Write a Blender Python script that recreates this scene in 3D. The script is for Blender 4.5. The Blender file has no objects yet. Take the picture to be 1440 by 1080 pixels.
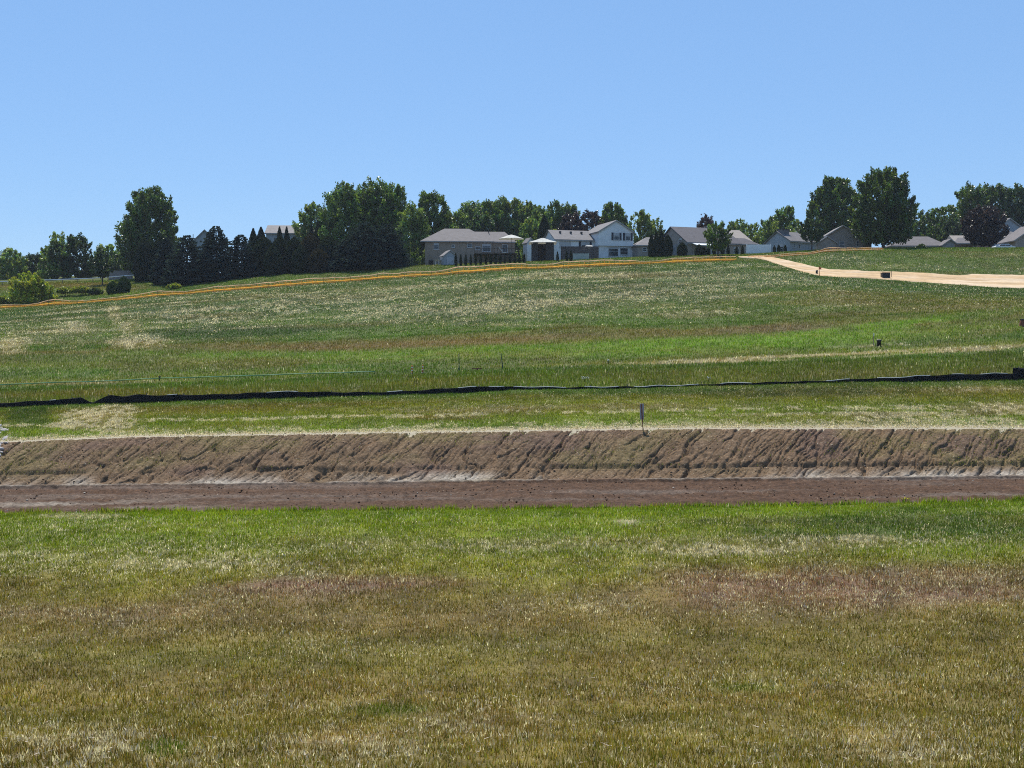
import bpy, math
import numpy as np
from mathutils import Vector, Matrix, Euler

# ------------------------------------------------------------------ camera, sky, sun, exposure
scene = bpy.context.scene
COL = scene.collection
FPX = 1600.0                      # focal length in photo pixels (1440 wide)
HOR = 480.0                       # photo row of the horizon
PITCH = math.atan((HOR - 540.0) / FPX)
cam_d = bpy.data.cameras.new("camera")
cam_d.sensor_width = 36.0
cam_d.lens = 36.0 * FPX / 1440.0
cam_d.clip_start = 0.1
cam_d.clip_end = 12000.0
cam = bpy.data.objects.new("camera", cam_d)
COL.objects.link(cam)
cam.location = (0, 0, 0)
cam.rotation_euler = (math.pi / 2 + PITCH, 0, 0)
scene.camera = cam

SUN_EL = math.radians(60.0)
SUN_AZ = math.radians(-12.0)       # from +Y (ahead of the camera), negative = to the left
world = bpy.data.worlds.new("World")
scene.world = world
world.use_nodes = True
wn = world.node_tree.nodes
wn.clear()
sky = wn.new("ShaderNodeTexSky")
sky.sky_type = 'NISHITA'
sky.sun_disc = False
sky.sun_elevation = SUN_EL
sky.sun_rotation = SUN_AZ
sky.altitude = 200.0
sky.air_density = 1.0
sky.dust_density = 0.0
sky.ozone_density = 5.0
bg = wn.new("ShaderNodeBackground")
bg.inputs["Strength"].default_value = 0.097
hs = wn.new("ShaderNodeMix")          # a little even blue air over the whole dome
hs.data_type = 'RGBA'
hs.inputs[0].default_value = 0.55
hs.inputs[7].default_value = (2.04, 4.04, 7.5, 1)
wo = wn.new("ShaderNodeOutputWorld")
world.node_tree.links.new(sky.outputs[0], hs.inputs[6])
world.node_tree.links.new(hs.outputs[2], bg.inputs["Color"])
world.node_tree.links.new(bg.outputs[0], wo.inputs["Surface"])

sun_d = bpy.data.lights.new("sun", 'SUN')
sun_d.energy = 4.9
sun_d.angle = math.radians(0.5)
sun_d.color = (1.0, 0.955, 0.88)
sun = bpy.data.objects.new("sun", sun_d)
COL.objects.link(sun)
sdir = Vector((math.sin(SUN_AZ) * math.cos(SUN_EL), math.cos(SUN_AZ) * math.cos(SUN_EL), math.sin(SUN_EL)))
sun.rotation_euler = sdir.to_track_quat('Z', 'Y').to_euler()

vs = scene.view_settings
vs.view_transform = 'Standard'
vs.look = 'None'
vs.gamma = 1.0
vs.exposure = 0.35
scene.cycles.max_bounces = 6
scene.cycles.volume_bounces = 0
scene.cycles.transparent_max_bounces = 8
scene.cycles.use_denoising = False
scene.cycles.filter_width = 1.05

rng = np.random.default_rng(7)

# ------------------------------------------------------------------ helpers
CP, SP = math.cos(PITCH), math.sin(PITCH)

def at(px, py, Y):
    """World point at depth Y (metres ahead of the camera) on the ray of a photo pixel."""
    px = np.asarray(px, float); py = np.asarray(py, float); Y = np.asarray(Y, float)
    xc = (px - 720.0) / FPX
    yc = -(py - 540.0) / FPX
    dy = CP - yc * SP
    dz = SP + yc * CP
    t = Y / dy
    return xc * t, Y + 0 * px, dz * t

def _hash(ix, iy, seed):
    h = (ix.astype(np.int64) * 374761393 + iy.astype(np.int64) * 668265263 + seed * 974634777) & 0x7fffffff
    h = ((h ^ (h >> 13)) * 1274126177) & 0x7fffffff
    h = ((h ^ (h >> 16)) * 1103515245) & 0x7fffffff
    return ((h ^ (h >> 15)) & 0xffffff) / float(0xffffff)

def vnoise(x, y, seed=0):
    x = np.asarray(x, float); y = np.asarray(y, float)
    ix = np.floor(x); iy = np.floor(y)
    fx = x - ix; fy = y - iy
    fx = fx * fx * (3 - 2 * fx); fy = fy * fy * (3 - 2 * fy)
    a = _hash(ix, iy, seed); b = _hash(ix + 1, iy, seed)
    c = _hash(ix, iy + 1, seed); d = _hash(ix + 1, iy + 1, seed)
    return (a * (1 - fx) + b * fx) * (1 - fy) + (c * (1 - fx) + d * fx) * fy

def fbm(x, y, seed=0, octv=4):
    s = 0; a = 0.5; t = 0
    for o in range(octv):
        s = s + a * vnoise(x * 2 ** o, y * 2 ** o, seed + 17 * o); t += a; a *= 0.5
    return s / t

def sstep(a, b, x):
    t = np.clip((x - a) / (b - a), 0, 1)
    return t * t * (3 - 2 * t)

# materials ----------------------------------------------------------
def new_mat(name):
    m = bpy.data.materials.new(name)
    m.use_nodes = True
    m.node_tree.nodes.clear()
    return m, m.node_tree.nodes, m.node_tree.links

def surf_mat(name, color, rough=0.85, var=0.18, scale=3.0, stretch=(1, 1, 1), bump=0.0, spec=0.3, metal=0.0):
    """Opaque material whose colour varies with object-space noise."""
    m, n, l = new_mat(name)
    tc = n.new("ShaderNodeTexCoord")
    mp = n.new("ShaderNodeMapping"); mp.inputs["Scale"].default_value = stretch
    nz = n.new("ShaderNodeTexNoise"); nz.inputs["Scale"].default_value = scale; nz.inputs["Detail"].default_value = 5
    rp = n.new("ShaderNodeMapRange"); rp.inputs["From Min"].default_value = 0.25; rp.inputs["From Max"].default_value = 0.75
    rp.inputs["To Min"].default_value = 1 - var; rp.inputs["To Max"].default_value = 1 + var
    mx = n.new("ShaderNodeMix"); mx.data_type = 'RGBA'; mx.blend_type = 'MULTIPLY'; mx.inputs[0].default_value = 1.0
    mx.inputs[6].default_value = (*color, 1)
    p = n.new("ShaderNodeBsdfPrincipled"); p.inputs["Roughness"].default_value = rough
    p.inputs["Specular IOR Level"].default_value = spec; p.inputs["Metallic"].default_value = metal
    o = n.new("ShaderNodeOutputMaterial")
    l.new(tc.outputs["Object"], mp.inputs[0]); l.new(mp.outputs[0], nz.inputs["Vector"])
    l.new(nz.outputs["Fac"], rp.inputs[0]); l.new(rp.outputs[0], mx.inputs[7])
    l.new(mx.outputs[2], p.inputs["Base Color"]); l.new(p.outputs[0], o.inputs[0])
    if bump:
        b = n.new("ShaderNodeBump"); b.inputs["Strength"].default_value = bump; b.inputs["Distance"].default_value = 0.05
        l.new(nz.outputs["Fac"], b.inputs["Height"]); l.new(b.outputs[0], p.inputs["Normal"])
    return m

def striped_mat(name, color, period, axis='Z', dark=0.8, rough=0.8, var=0.1):
    """Siding, shingles or boards: thin darker joints every `period` metres along an axis."""
    m, n, l = new_mat(name)
    tc = n.new("ShaderNodeTexCoord"); sx = n.new("ShaderNodeSeparateXYZ")
    l.new(tc.outputs["Object"], sx.inputs[0])
    dv = n.new("ShaderNodeMath"); dv.operation = 'DIVIDE'; dv.inputs[1].default_value = period
    l.new(sx.outputs[axis], dv.inputs[0])
    fr = n.new("ShaderNodeMath"); fr.operation = 'FRACT'; l.new(dv.outputs[0], fr.inputs[0])
    lt = n.new("ShaderNodeMath"); lt.operation = 'LESS_THAN'; lt.inputs[1].default_value = 0.16; l.new(fr.outputs[0], lt.inputs[0])
    nz = n.new("ShaderNodeTexNoise"); nz.inputs["Scale"].default_value = 1.3; nz.inputs["Detail"].default_value = 6
    l.new(tc.outputs["Object"], nz.inputs["Vector"])
    rp = n.new("ShaderNodeMapRange"); rp.inputs["From Min"].default_value = 0.3; rp.inputs["From Max"].default_value = 0.7
    rp.inputs["To Min"].default_value = 1 - var; rp.inputs["To Max"].default_value = 1 + var
    l.new(nz.outputs["Fac"], rp.inputs[0])
    mx = n.new("ShaderNodeMix"); mx.data_type = 'RGBA'; mx.blend_type = 'MIX'
    mx.inputs[6].default_value = (*color, 1); mx.inputs[7].default_value = (*[c * dark for c in color], 1)
    l.new(lt.outputs[0], mx.inputs[0])
    m2 = n.new("ShaderNodeMix"); m2.data_type = 'RGBA'; m2.blend_type = 'MULTIPLY'; m2.inputs[0].default_value = 1
    l.new(mx.outputs[2], m2.inputs[6]); l.new(rp.outputs[0], m2.inputs[7])
    p = n.new("ShaderNodeBsdfPrincipled"); p.inputs["Roughness"].default_value = rough
    p.inputs["Specular IOR Level"].default_value = 0.25
    o = n.new("ShaderNodeOutputMaterial")
    l.new(m2.outputs[2], p.inputs["Base Color"]); l.new(p.outputs[0], o.inputs[0])
    return m

def blade_mat(name, transl=0.45, tw=(1.15, 1.2, 0.7), sheen=0.0, sheen_rough=0.5):
    """Leaves and blades: colour from the mesh, part of the light shining through."""
    m, n, l = new_mat(name)
    a = n.new("ShaderNodeAttribute"); a.attribute_name = "tint"
    d = n.new("ShaderNodeBsdfDiffuse"); t = n.new("ShaderNodeBsdfTranslucent")
    mu = n.new("ShaderNodeMix"); mu.data_type = 'RGBA'; mu.blend_type = 'MULTIPLY'; mu.inputs[0].default_value = 1
    mu.inputs[7].default_value = (*tw, 1)
    ms = n.new("ShaderNodeMixShader"); ms.inputs[0].default_value = transl
    o = n.new("ShaderNodeOutputMaterial")
    l.new(a.outputs["Color"], d.inputs[0]); l.new(a.outputs["Color"], mu.inputs[6]); l.new(mu.outputs[2], t.inputs[0])
    l.new(d.outputs[0], ms.inputs[1]); l.new(t.outputs[0], ms.inputs[2])
    g = n.new("ShaderNodeBsdfGlossy"); g.inputs["Roughness"].default_value = sheen_rough; g.inputs["Color"].default_value = (.9, .9, .85, 1)
    fr = n.new("ShaderNodeFresnel"); fr.inputs["IOR"].default_value = 1.42
    if not sheen:
        l.new(ms.outputs[0], o.inputs[0]); return m
    sc_ = n.new("ShaderNodeMath"); sc_.operation = 'MULTIPLY'; sc_.inputs[1].default_value = sheen; l.new(fr.outputs[0], sc_.inputs[0])
    m2 = n.new("ShaderNodeMixShader"); l.new(sc_.outputs[0], m2.inputs[0]); l.new(ms.outputs[0], m2.inputs[1]); l.new(g.outputs[0], m2.inputs[2])
    l.new(m2.outputs[0], o.inputs[0])
    return m

def earth_mat(name, fine=9.0, coarse=1.2, var=0.5, bump=0.5, stretch=(1, 1, 1)):
    """Soil or turf sheet: mesh colour broken up by fine and coarse noise, straw flecks where the mesh says so."""
    m, n, l = new_mat(name)
    tc = n.new("ShaderNodeTexCoord"); mp = n.new("ShaderNodeMapping"); mp.inputs["Scale"].default_value = stretch
    l.new(tc.outputs["Object"], mp.inputs[0])
    a = n.new("ShaderNodeAttribute"); a.attribute_name = "tint"
    s = n.new("ShaderNodeAttribute"); s.attribute_name = "straw"
    n1 = n.new("ShaderNodeTexNoise"); n1.inputs["Scale"].default_value = fine; n1.inputs["Detail"].default_value = 6; n1.inputs["Roughness"].default_value = 0.7
    n2 = n.new("ShaderNodeTexNoise"); n2.inputs["Scale"].default_value = coarse; n2.inputs["Detail"].default_value = 5
    l.new(mp.outputs[0], n1.inputs["Vector"]); l.new(mp.outputs[0], n2.inputs["Vector"])
    r1 = n.new("ShaderNodeMapRange"); r1.inputs["From Min"].default_value = 0.3; r1.inputs["From Max"].default_value = 0.7
    r1.inputs["To Min"].default_value = 1 - var; r1.inputs["To Max"].default_value = 1 + var
    r2 = n.new("ShaderNodeMapRange"); r2.inputs["From Min"].default_value = 0.3; r2.inputs["From Max"].default_value = 0.7
    r2.inputs["To Min"].default_value = 1 - var * 0.5; r2.inputs["To Max"].default_value = 1 + var * 0.5
    l.new(n1.outputs["Fac"], r1.inputs[0]); l.new(n2.outputs["Fac"], r2.inputs[0])
    mm = n.new("ShaderNodeMath"); mm.operation = 'MULTIPLY'; l.new(r1.outputs[0], mm.inputs[0]); l.new(r2.outputs[0], mm.inputs[1])
    mx = n.new("ShaderNodeMix"); mx.data_type = 'RGBA'; mx.blend_type = 'MULTIPLY'; mx.inputs[0].default_value = 1
    l.new(a.outputs["Color"], mx.inputs[6]); l.new(mm.outputs[0], mx.inputs[7])
    # straw flecks
    n3 = n.new("ShaderNodeTexNoise"); n3.inputs["Scale"].default_value = fine * 1.7; n3.inputs["Detail"].default_value = 4
    l.new(mp.outputs[0], n3.inputs["Vector"])
    ad = n.new("ShaderNodeMath"); ad.operation = 'MULTIPLY_ADD'; ad.inputs[1].default_value = 0.55
    l.new(s.outputs["Fac"], ad.inputs[0]); l.new(n3.outputs["Fac"], ad.inputs[2])
    rs = n.new("ShaderNodeMapRange"); rs.interpolation_type = 'SMOOTHSTEP'
    rs.inputs["From Min"].default_value = 0.68; rs.inputs["From Max"].default_value = 0.86
    l.new(ad.outputs[0], rs.inputs[0])
    m2 = n.new("ShaderNodeMix"); m2.data_type = 'RGBA'; m2.inputs[7].default_value = (0.42, 0.36, 0.25, 1)
    l.new(rs.outputs[0], m2.inputs[0]); l.new(mx.outputs[2], m2.inputs[6])
    p = n.new("ShaderNodeBsdfPrincipled"); p.inputs["Roughness"].default_value = 0.95; p.inputs["Specular IOR Level"].default_value = 0.1
    o = n.new("ShaderNodeOutputMaterial")
    b = n.new("ShaderNodeBump"); b.inputs["Strength"].default_value = bump; b.inputs["Distance"].default_value = 0.06
    l.new(n1.outputs["Fac"], b.inputs["Height"]); l.new(b.outputs[0], p.inputs["Normal"])
    l.new(m2.outputs[2], p.inputs["Base Color"]); l.new(p.outputs[0], o.inputs[0])
    return m

def net_mat(name, color, transl=0.4):
    m, n, l = new_mat(name)
    tc = n.new("ShaderNodeTexCoord")
    nz = n.new("ShaderNodeTexNoise"); nz.inputs["Scale"].default_value = 2.0; l.new(tc.outputs["Object"], nz.inputs["Vector"])
    rp = n.new("ShaderNodeMapRange"); rp.inputs["To Min"].default_value = 0.75; rp.inputs["To Max"].default_value = 1.25; l.new(nz.outputs["Fac"], rp.inputs[0])
    mx = n.new("ShaderNodeMix"); mx.data_type = 'RGBA'; mx.blend_type = 'MULTIPLY'; mx.inputs[0].default_value = 1
    mx.inputs[6].default_value = (*color, 1); l.new(rp.outputs[0], mx.inputs[7])
    d = n.new("ShaderNodeBsdfDiffuse"); t = n.new("ShaderNodeBsdfTranslucent"); ms = n.new("ShaderNodeMixShader"); ms.inputs[0].default_value = transl
    o = n.new("ShaderNodeOutputMaterial")
    l.new(mx.outputs[2], d.inputs[0]); l.new(mx.outputs[2], t.inputs[0]); l.new(d.outputs[0], ms.inputs[1]); l.new(t.outputs[0], ms.inputs[2]); l.new(ms.outputs[0], o.inputs[0])
    return m

def glass_mat(name, color=(0.03, 0.04, 0.05)):
    m, n, l = new_mat(name)
    tc = n.new("ShaderNodeTexCoord"); nz = n.new("ShaderNodeTexNoise"); nz.inputs["Scale"].default_value = 0.9
    l.new(tc.outputs["Object"], nz.inputs["Vector"])
    rp = n.new("ShaderNodeMapRange"); rp.inputs["To Min"].default_value = 0.6; rp.inputs["To Max"].default_value = 1.5; l.new(nz.outputs["Fac"], rp.inputs[0])
    mx = n.new("ShaderNodeMix"); mx.data_type = 'RGBA'; mx.blend_type = 'MULTIPLY'; mx.inputs[0].default_value = 1
    mx.inputs[6].default_value = (*color, 1); l.new(rp.outputs[0], mx.inputs[7])
    p = n.new("ShaderNodeBsdfPrincipled"); p.inputs["Roughness"].default_value = 0.06; p.inputs["Specular IOR Level"].default_value = 0.4
    o = n.new("ShaderNodeOutputMaterial"); l.new(mx.outputs[2], p.inputs["Base Color"]); l.new(p.outputs[0], o.inputs[0])
    return m

# objects ------------------------------------------------------------
def tag(o, label=None, cat=None, group=None, kind=None):
    if label: o["label"] = label
    if cat: o["category"] = cat
    if group: o["group"] = group
    if kind: o["kind"] = kind
    return o

def empty(name, loc, rz=0.0):
    o = bpy.data.objects.new(name, None)
    o.empty_display_size = 0.3
    COL.objects.link(o)
    o.location = loc; o.rotation_euler = (0, 0, rz)
    return o

def link(name, me, mat, parent=None, smooth=False):
    if mat is not None: me.materials.append(mat)
    if smooth: me.polygons.foreach_set("use_smooth", np.ones(len(me.polygons), bool))
    o = bpy.data.objects.new(name, me)
    COL.objects.link(o)
    if parent is not None: o.parent = parent
    return o

def np_mesh(name, V, F, tint=None, straw=None, dom='POINT'):
    """V (n,3), F (m,k) index array with k = 3 or 4."""
    V = np.asarray(V, np.float32); F = np.asarray(F, np.int32)
    me = bpy.data.meshes.new(name)
    k = F.shape[1]
    me.vertices.add(len(V)); me.vertices.foreach_set("co", V.ravel())
    me.loops.add(F.size); me.loops.foreach_set("vertex_index", F.ravel())
    me.polygons.add(len(F)); me.polygons.foreach_set("loop_start", np.arange(0, F.size, k, dtype=np.int32))
    me.update(calc_edges=True)
    if tint is not None:
        c = np.ones((len(tint), 4), np.float32); c[:, :3] = np.clip(tint, 0.002, 0.9)
        at_ = me.attributes.new("tint", 'FLOAT_COLOR', dom); at_.data.foreach_set("color", c.ravel())
    if straw is not None:
        at_ = me.attributes.new("straw", 'FLOAT', 'POINT'); at_.data.foreach_set("value", np.asarray(straw, np.float32))
    return me

class MB:
    """Collects boxes, slabs and tubes into ONE mesh."""
    def __init__(self): self.v = []; self.f = []
    def add(self, vs, fs):
        b = len(self.v); self.v += [tuple(map(float, p)) for p in vs]; self.f += [tuple(b + i for i in q) for q in fs]; return self
    def box(self, x0, x1, y0, y1, z0, z1):
        return self.add([(x0, y0, z0), (x1, y0, z0), (x1, y1, z0), (x0, y1, z0), (x0, y0, z1), (x1, y0, z1), (x1, y1, z1), (x0, y1, z1)],
                        [(0, 3, 2, 1), (4, 5, 6, 7), (0, 1, 5, 4), (1, 2, 6, 5), (2, 3, 7, 6), (3, 0, 4, 7)])
    def slab(self, quad, t):
        """A flat polygon (counter-clockwise from above) thickened downwards by t."""
        n = len(quad)
        lo = [(p[0], p[1], p[2] - t) for p in quad]
        fs = [tuple(range(n)), tuple(range(2 * n - 1, n - 1, -1))]
        fs += [(i, n + i, n + (i + 1) % n, (i + 1) % n) for i in range(n)]
        return self.add(list(quad) + lo, fs)
    def tube(self, pts, radii, n=6, cap=True):
        pts = [Vector(p) for p in pts]; rings = []
        if not hasattr(radii, '__len__'): radii = [radii] * len(pts)
        b = len(self.v)
        for i, p in enumerate(pts):
            d = (pts[min(i + 1, len(pts) - 1)] - pts[max(i - 1, 0)])
            d = d.normalized() if d.length > 1e-9 else Vector((0, 0, 1))
            u = d.cross(Vector((0, 0, 1)) if abs(d.z) < 0.9 else Vector((1, 0, 0))).normalized(); w = d.cross(u)
            for j in range(n):
                a = 2 * math.pi * j / n
                self.v.append(tuple(p + (u * math.cos(a) + w * math.sin(a)) * radii[i]))
        for i in range(len(pts) - 1):
            for j in range(n):
                self.f.append((b + i * n + j, b + i * n + (j + 1) % n, b + (i + 1) * n + (j + 1) % n, b + (i + 1) * n + j))
        if cap:
            self.f.append(tuple(b + j for j in range(n - 1, -1, -1)))
            self.f.append(tuple(b + (len(pts) - 1) * n + j for j in range(n)))
        return self
    def lathe(self, prof, n=16, c=(0, 0, 0)):
        b = len(self.v)
        for r, z in prof:
            for j in range(n):
                a = 2 * math.pi * j / n
                self.v.append((c[0] + r * math.cos(a), c[1] + r * math.sin(a), c[2] + z))
        for i in range(len(prof) - 1):
            for j in range(n):
                self.f.append((b + i * n + j, b + i * n + (j + 1) % n, b + (i + 1) * n + (j + 1) % n, b + (i + 1) * n + j))
        self.f.append(tuple(b + j for j in range(n - 1, -1, -1)))
        self.f.append(tuple(b + (len(prof) - 1) * n + j for j in range(n)))
        return self
    def build(self, name, mat, parent=None, smooth=False):
        me = bpy.data.meshes.new(name); me.from_pydata(self.v, [], self.f); me.update()
        return link(name, me, mat, parent, smooth)

# ------------------------------------------------------------------ the lie of the land
# each line runs across the site; (photo column, photo row, distance ahead)
def L(*c): return np.array(c, float)
LINES = [
    None, None,                                                    # 0, 1 : under and behind the photographer
    L((-900, 1085, 14), (720, 1085, 14), (2300, 1085, 14)),        # 2
    L((-700, 902, 29), (720, 900, 29), (2100, 896, 29)),           # 3
    L((-600, 724, 55.5), (0, 722, 56), (720, 716, 56), (1100, 712, 56), (1440, 704, 56.5), (1900, 700, 57)),   # 4 grass edge
    None,                                                          # 5 foot of that edge
    L((-600, 690, 68), (0, 686, 68), (300, 683, 68), (720, 678, 68), (1100, 675, 68), (1440, 672, 68), (2000, 670, 68)),  # 6
    L((-600, 628, 75.5), (0, 621, 75.5), (180, 614, 75.5), (480, 609, 75.5), (720, 605.5, 75.5), (960, 602, 75.5), (1440, 602, 75.5), (2000, 600, 75.5)),  # 7
    L((-600, 580, 92), (0, 574, 92), (100, 568.5, 92), (200, 566.5, 92), (300, 563, 92), (500, 557.5, 92), (650, 553, 92), (720, 548, 92),
      (860, 546.5, 92), (1000, 543, 92), (1100, 540, 92), (1200, 537.5, 92), (1300, 536.5, 92), (1440, 534, 92), (2000, 528, 92)),  # 8 silt fence
    L((-600, 552, 106), (0, 544, 106), (300, 533, 106), (530, 525, 106), (720, 518, 106), (905, 512, 106), (1100, 505, 106), (1440, 490, 106), (2000, 478, 106)),  # 9
    L((-600, 505, 126), (0, 496, 126), (230, 489, 127), (480, 480, 128), (720, 467, 128), (1080, 455, 128), (1440, 436, 128), (2000, 425, 128)),  # 10
    L((-600, 445, 182), (0, 434, 184), (100, 428, 186), (160, 422, 187), (260, 413, 188), (400, 402, 190), (560, 391, 192), (720, 379, 193),
      (900, 371, 194), (1040, 366.5, 192), (1100, 374, 184), (1150, 388, 174), (1240, 397, 168), (1440, 406, 164), (2000, 418, 162)),  # 11
    L((-600, 404, 232), (0, 400, 230), (60, 399, 230), (140, 397.5, 227), (215, 395, 224), (270, 397, 218), (400, 386, 214), (590, 374, 213), (720, 369.5, 213),
      (890, 362.5, 213), (1060, 358, 212), (1150, 352.5, 212), (1230, 350.5, 214), (1440, 349.5, 216), (2000, 350, 220)),  # 12
]
ZL = []
for ln in LINES:
    if ln is None: ZL.append(None)
    else:
        x, Y, z = at(ln[:, 0], ln[:, 1], ln[:, 2]); ZL.append((x, Y, z))
NL = 16
def line_vals(x):
    x = np.asarray(x, float); Ys = np.zeros((NL, len(x))); Zs = np.zeros((NL, len(x)))
    Ys[0] = -70; Zs[0] = -2.2
    Ys[1] = 0.5; Zs[1] = -1.75
    for i in range(2, 13):
        if ZL[i] is None: continue
        Ys[i] = np.interp(x, ZL[i][0], ZL[i][1]); Zs[i] = np.interp(x, ZL[i][0], ZL[i][2])
    Ys[5] = Ys[4] + 0.9; Zs[5] = np.minimum(Zs[4] - 0.34, Zs[6] - 0.05)
    Ys[13] = 275; Zs[13] = Zs[12] + 0.4 + 3.6 * (1 - sstep(-70, -40, x))
    Ys[14] = 460; Zs[14] = Zs[12] - 6
    Ys[15] = 1000; Zs[15] = Zs[14] - 8
    return Ys, Zs

def _pchip(Ys, Zs, y):
    n = NL
    h = np.diff(Ys, axis=0); d = np.diff(Zs, axis=0) / h
    m = np.zeros_like(Ys); m[0] = d[0]; m[-1] = d[-1]
    for i in range(1, n - 1):
        same = d[i - 1] * d[i] > 0
        w1 = 2 * h[i] + h[i - 1]; w2 = h[i] + 2 * h[i - 1]
        den = np.where(same, w1 / np.where(d[i - 1] == 0, 1, d[i - 1]) + w2 / np.where(d[i] == 0, 1, d[i]), 1)
        m[i] = np.where(same, (w1 + w2) / den, 0)
    k = np.clip((y[None] >= Ys).sum(0) - 1, 0, n - 2)
    c = np.arange(len(y))
    y0 = Ys[k, c]; hh = h[k, c]; t = np.clip((y - y0) / hh, 0, 1)
    z = (2 * t**3 - 3 * t**2 + 1) * Zs[k, c] + (t**3 - 2 * t**2 + t) * hh * m[k, c] + (-2 * t**3 + 3 * t**2) * Zs[k + 1, c] + (t**3 - t**2) * hh * m[k + 1, c]
    return z, k + t

def land(x, y, chunk=150000):
    """Ground height and line coordinate v at plan points."""
    x = np.atleast_1d(np.asarray(x, float)); y = np.atleast_1d(np.asarray(y, float))
    x, y = np.broadcast_arrays(x, y)
    z = np.empty(len(x)); v = np.empty(len(x))
    for a in range(0, len(x), chunk):
        s = slice(a, a + chunk)
        Ys, Zs = line_vals(x[s]); z[s], v[s] = _pchip(Ys, Zs, y[s])
    z = z + 0.22 * (fbm(x * 0.09, y * 0.09, 5, 3) - 0.5) * sstep(8.3, 9.5, v) * (1 - sstep(11.2, 11.8, v) * 0.6)
    return z, v

def gz(x, y): return float(land([x], [y])[0][0])

def ground_at(px, py, ymin=6.0, ymax=300.0):
    """First point of the land on the ray of a photo pixel."""
    Y = np.arange(ymin, ymax, 0.2)
    x, _, zr = at(np.full_like(Y, px), np.full_like(Y, py), Y)
    z, _ = land(x, Y)
    hit = np.nonzero(z >= zr)[0]
    i = hit[0] if len(hit) else len(Y) - 1
    return float(x[i]), float(Y[i]), float(z[i])

# ------------------------------------------------------------------ what grows where
LUSH = np.array((0.185, 0.235, 0.016)); GREEN = np.array((0.076, 0.140, 0.016)); DGREEN = np.array((0.036, 0.08, 0.016))
OLIVE = np.array((0.158, 0.142, 0.020)); YOL = np.array((0.20, 0.195, 0.02)); BROWN = np.array((0.20, 0.125, 0.042))
PURP = np.array((0.18, 0.115, 0.085)); TAN = np.array((0.25, 0.20, 0.085)); GREYG = np.array((0.075, 0.122, 0.036))
STRAW = np.array((0.52, 0.42, 0.31)); PALE = np.array((0.70, 0.61, 0.52)); VIV = np.array((0.15, 0.26, 0.016)); RED = np.array((0.23, 0.125, 0.085))
SOIL = np.array((0.13, 0.095, 0.065))
VST = [(0, OLIVE * .7 + BROWN * .3), (2, OLIVE * .62 + BROWN * .38), (3, OLIVE * .72 + BROWN * .28), (3.25, OLIVE * .65 + BROWN * .35), (3.4, YOL), (3.58, GREEN * .5 + YOL * .5),
       (3.75, LUSH), (4.0, LUSH), (5, SOIL), (6, SOIL), (6.95, SOIL), (7.05, YOL * .4 + VIV * .6), (7.5, YOL * .7 + LUSH * .3), (7.75, OLIVE), (7.95, GREEN),
       (8.05, GREEN * .6 + OLIVE * .4), (8.5, OLIVE * .45 + GREEN * .55), (8.9, GREEN), (9.05, OLIVE * .5 + LUSH * .5), (9.25, GREEN), (9.55, LUSH * .5 + GREEN * .5), (9.75, GREEN * .6 + BROWN * .4), (9.95, BROWN * .45 + OLIVE * .35 + GREEN * .2),
       (10.05, GREEN), (10.3, GREEN * .8 + OLIVE * .2), (10.6, GREYG), (10.95, DGREEN * .5 + GREEN * .5), (11.1, GREEN), (12, GREEN * .8 + OLIVE * .2), (15, GREEN)]
VX = np.array([s[0] for s in VST]); VC = np.array([s[1] for s in VST])

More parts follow.
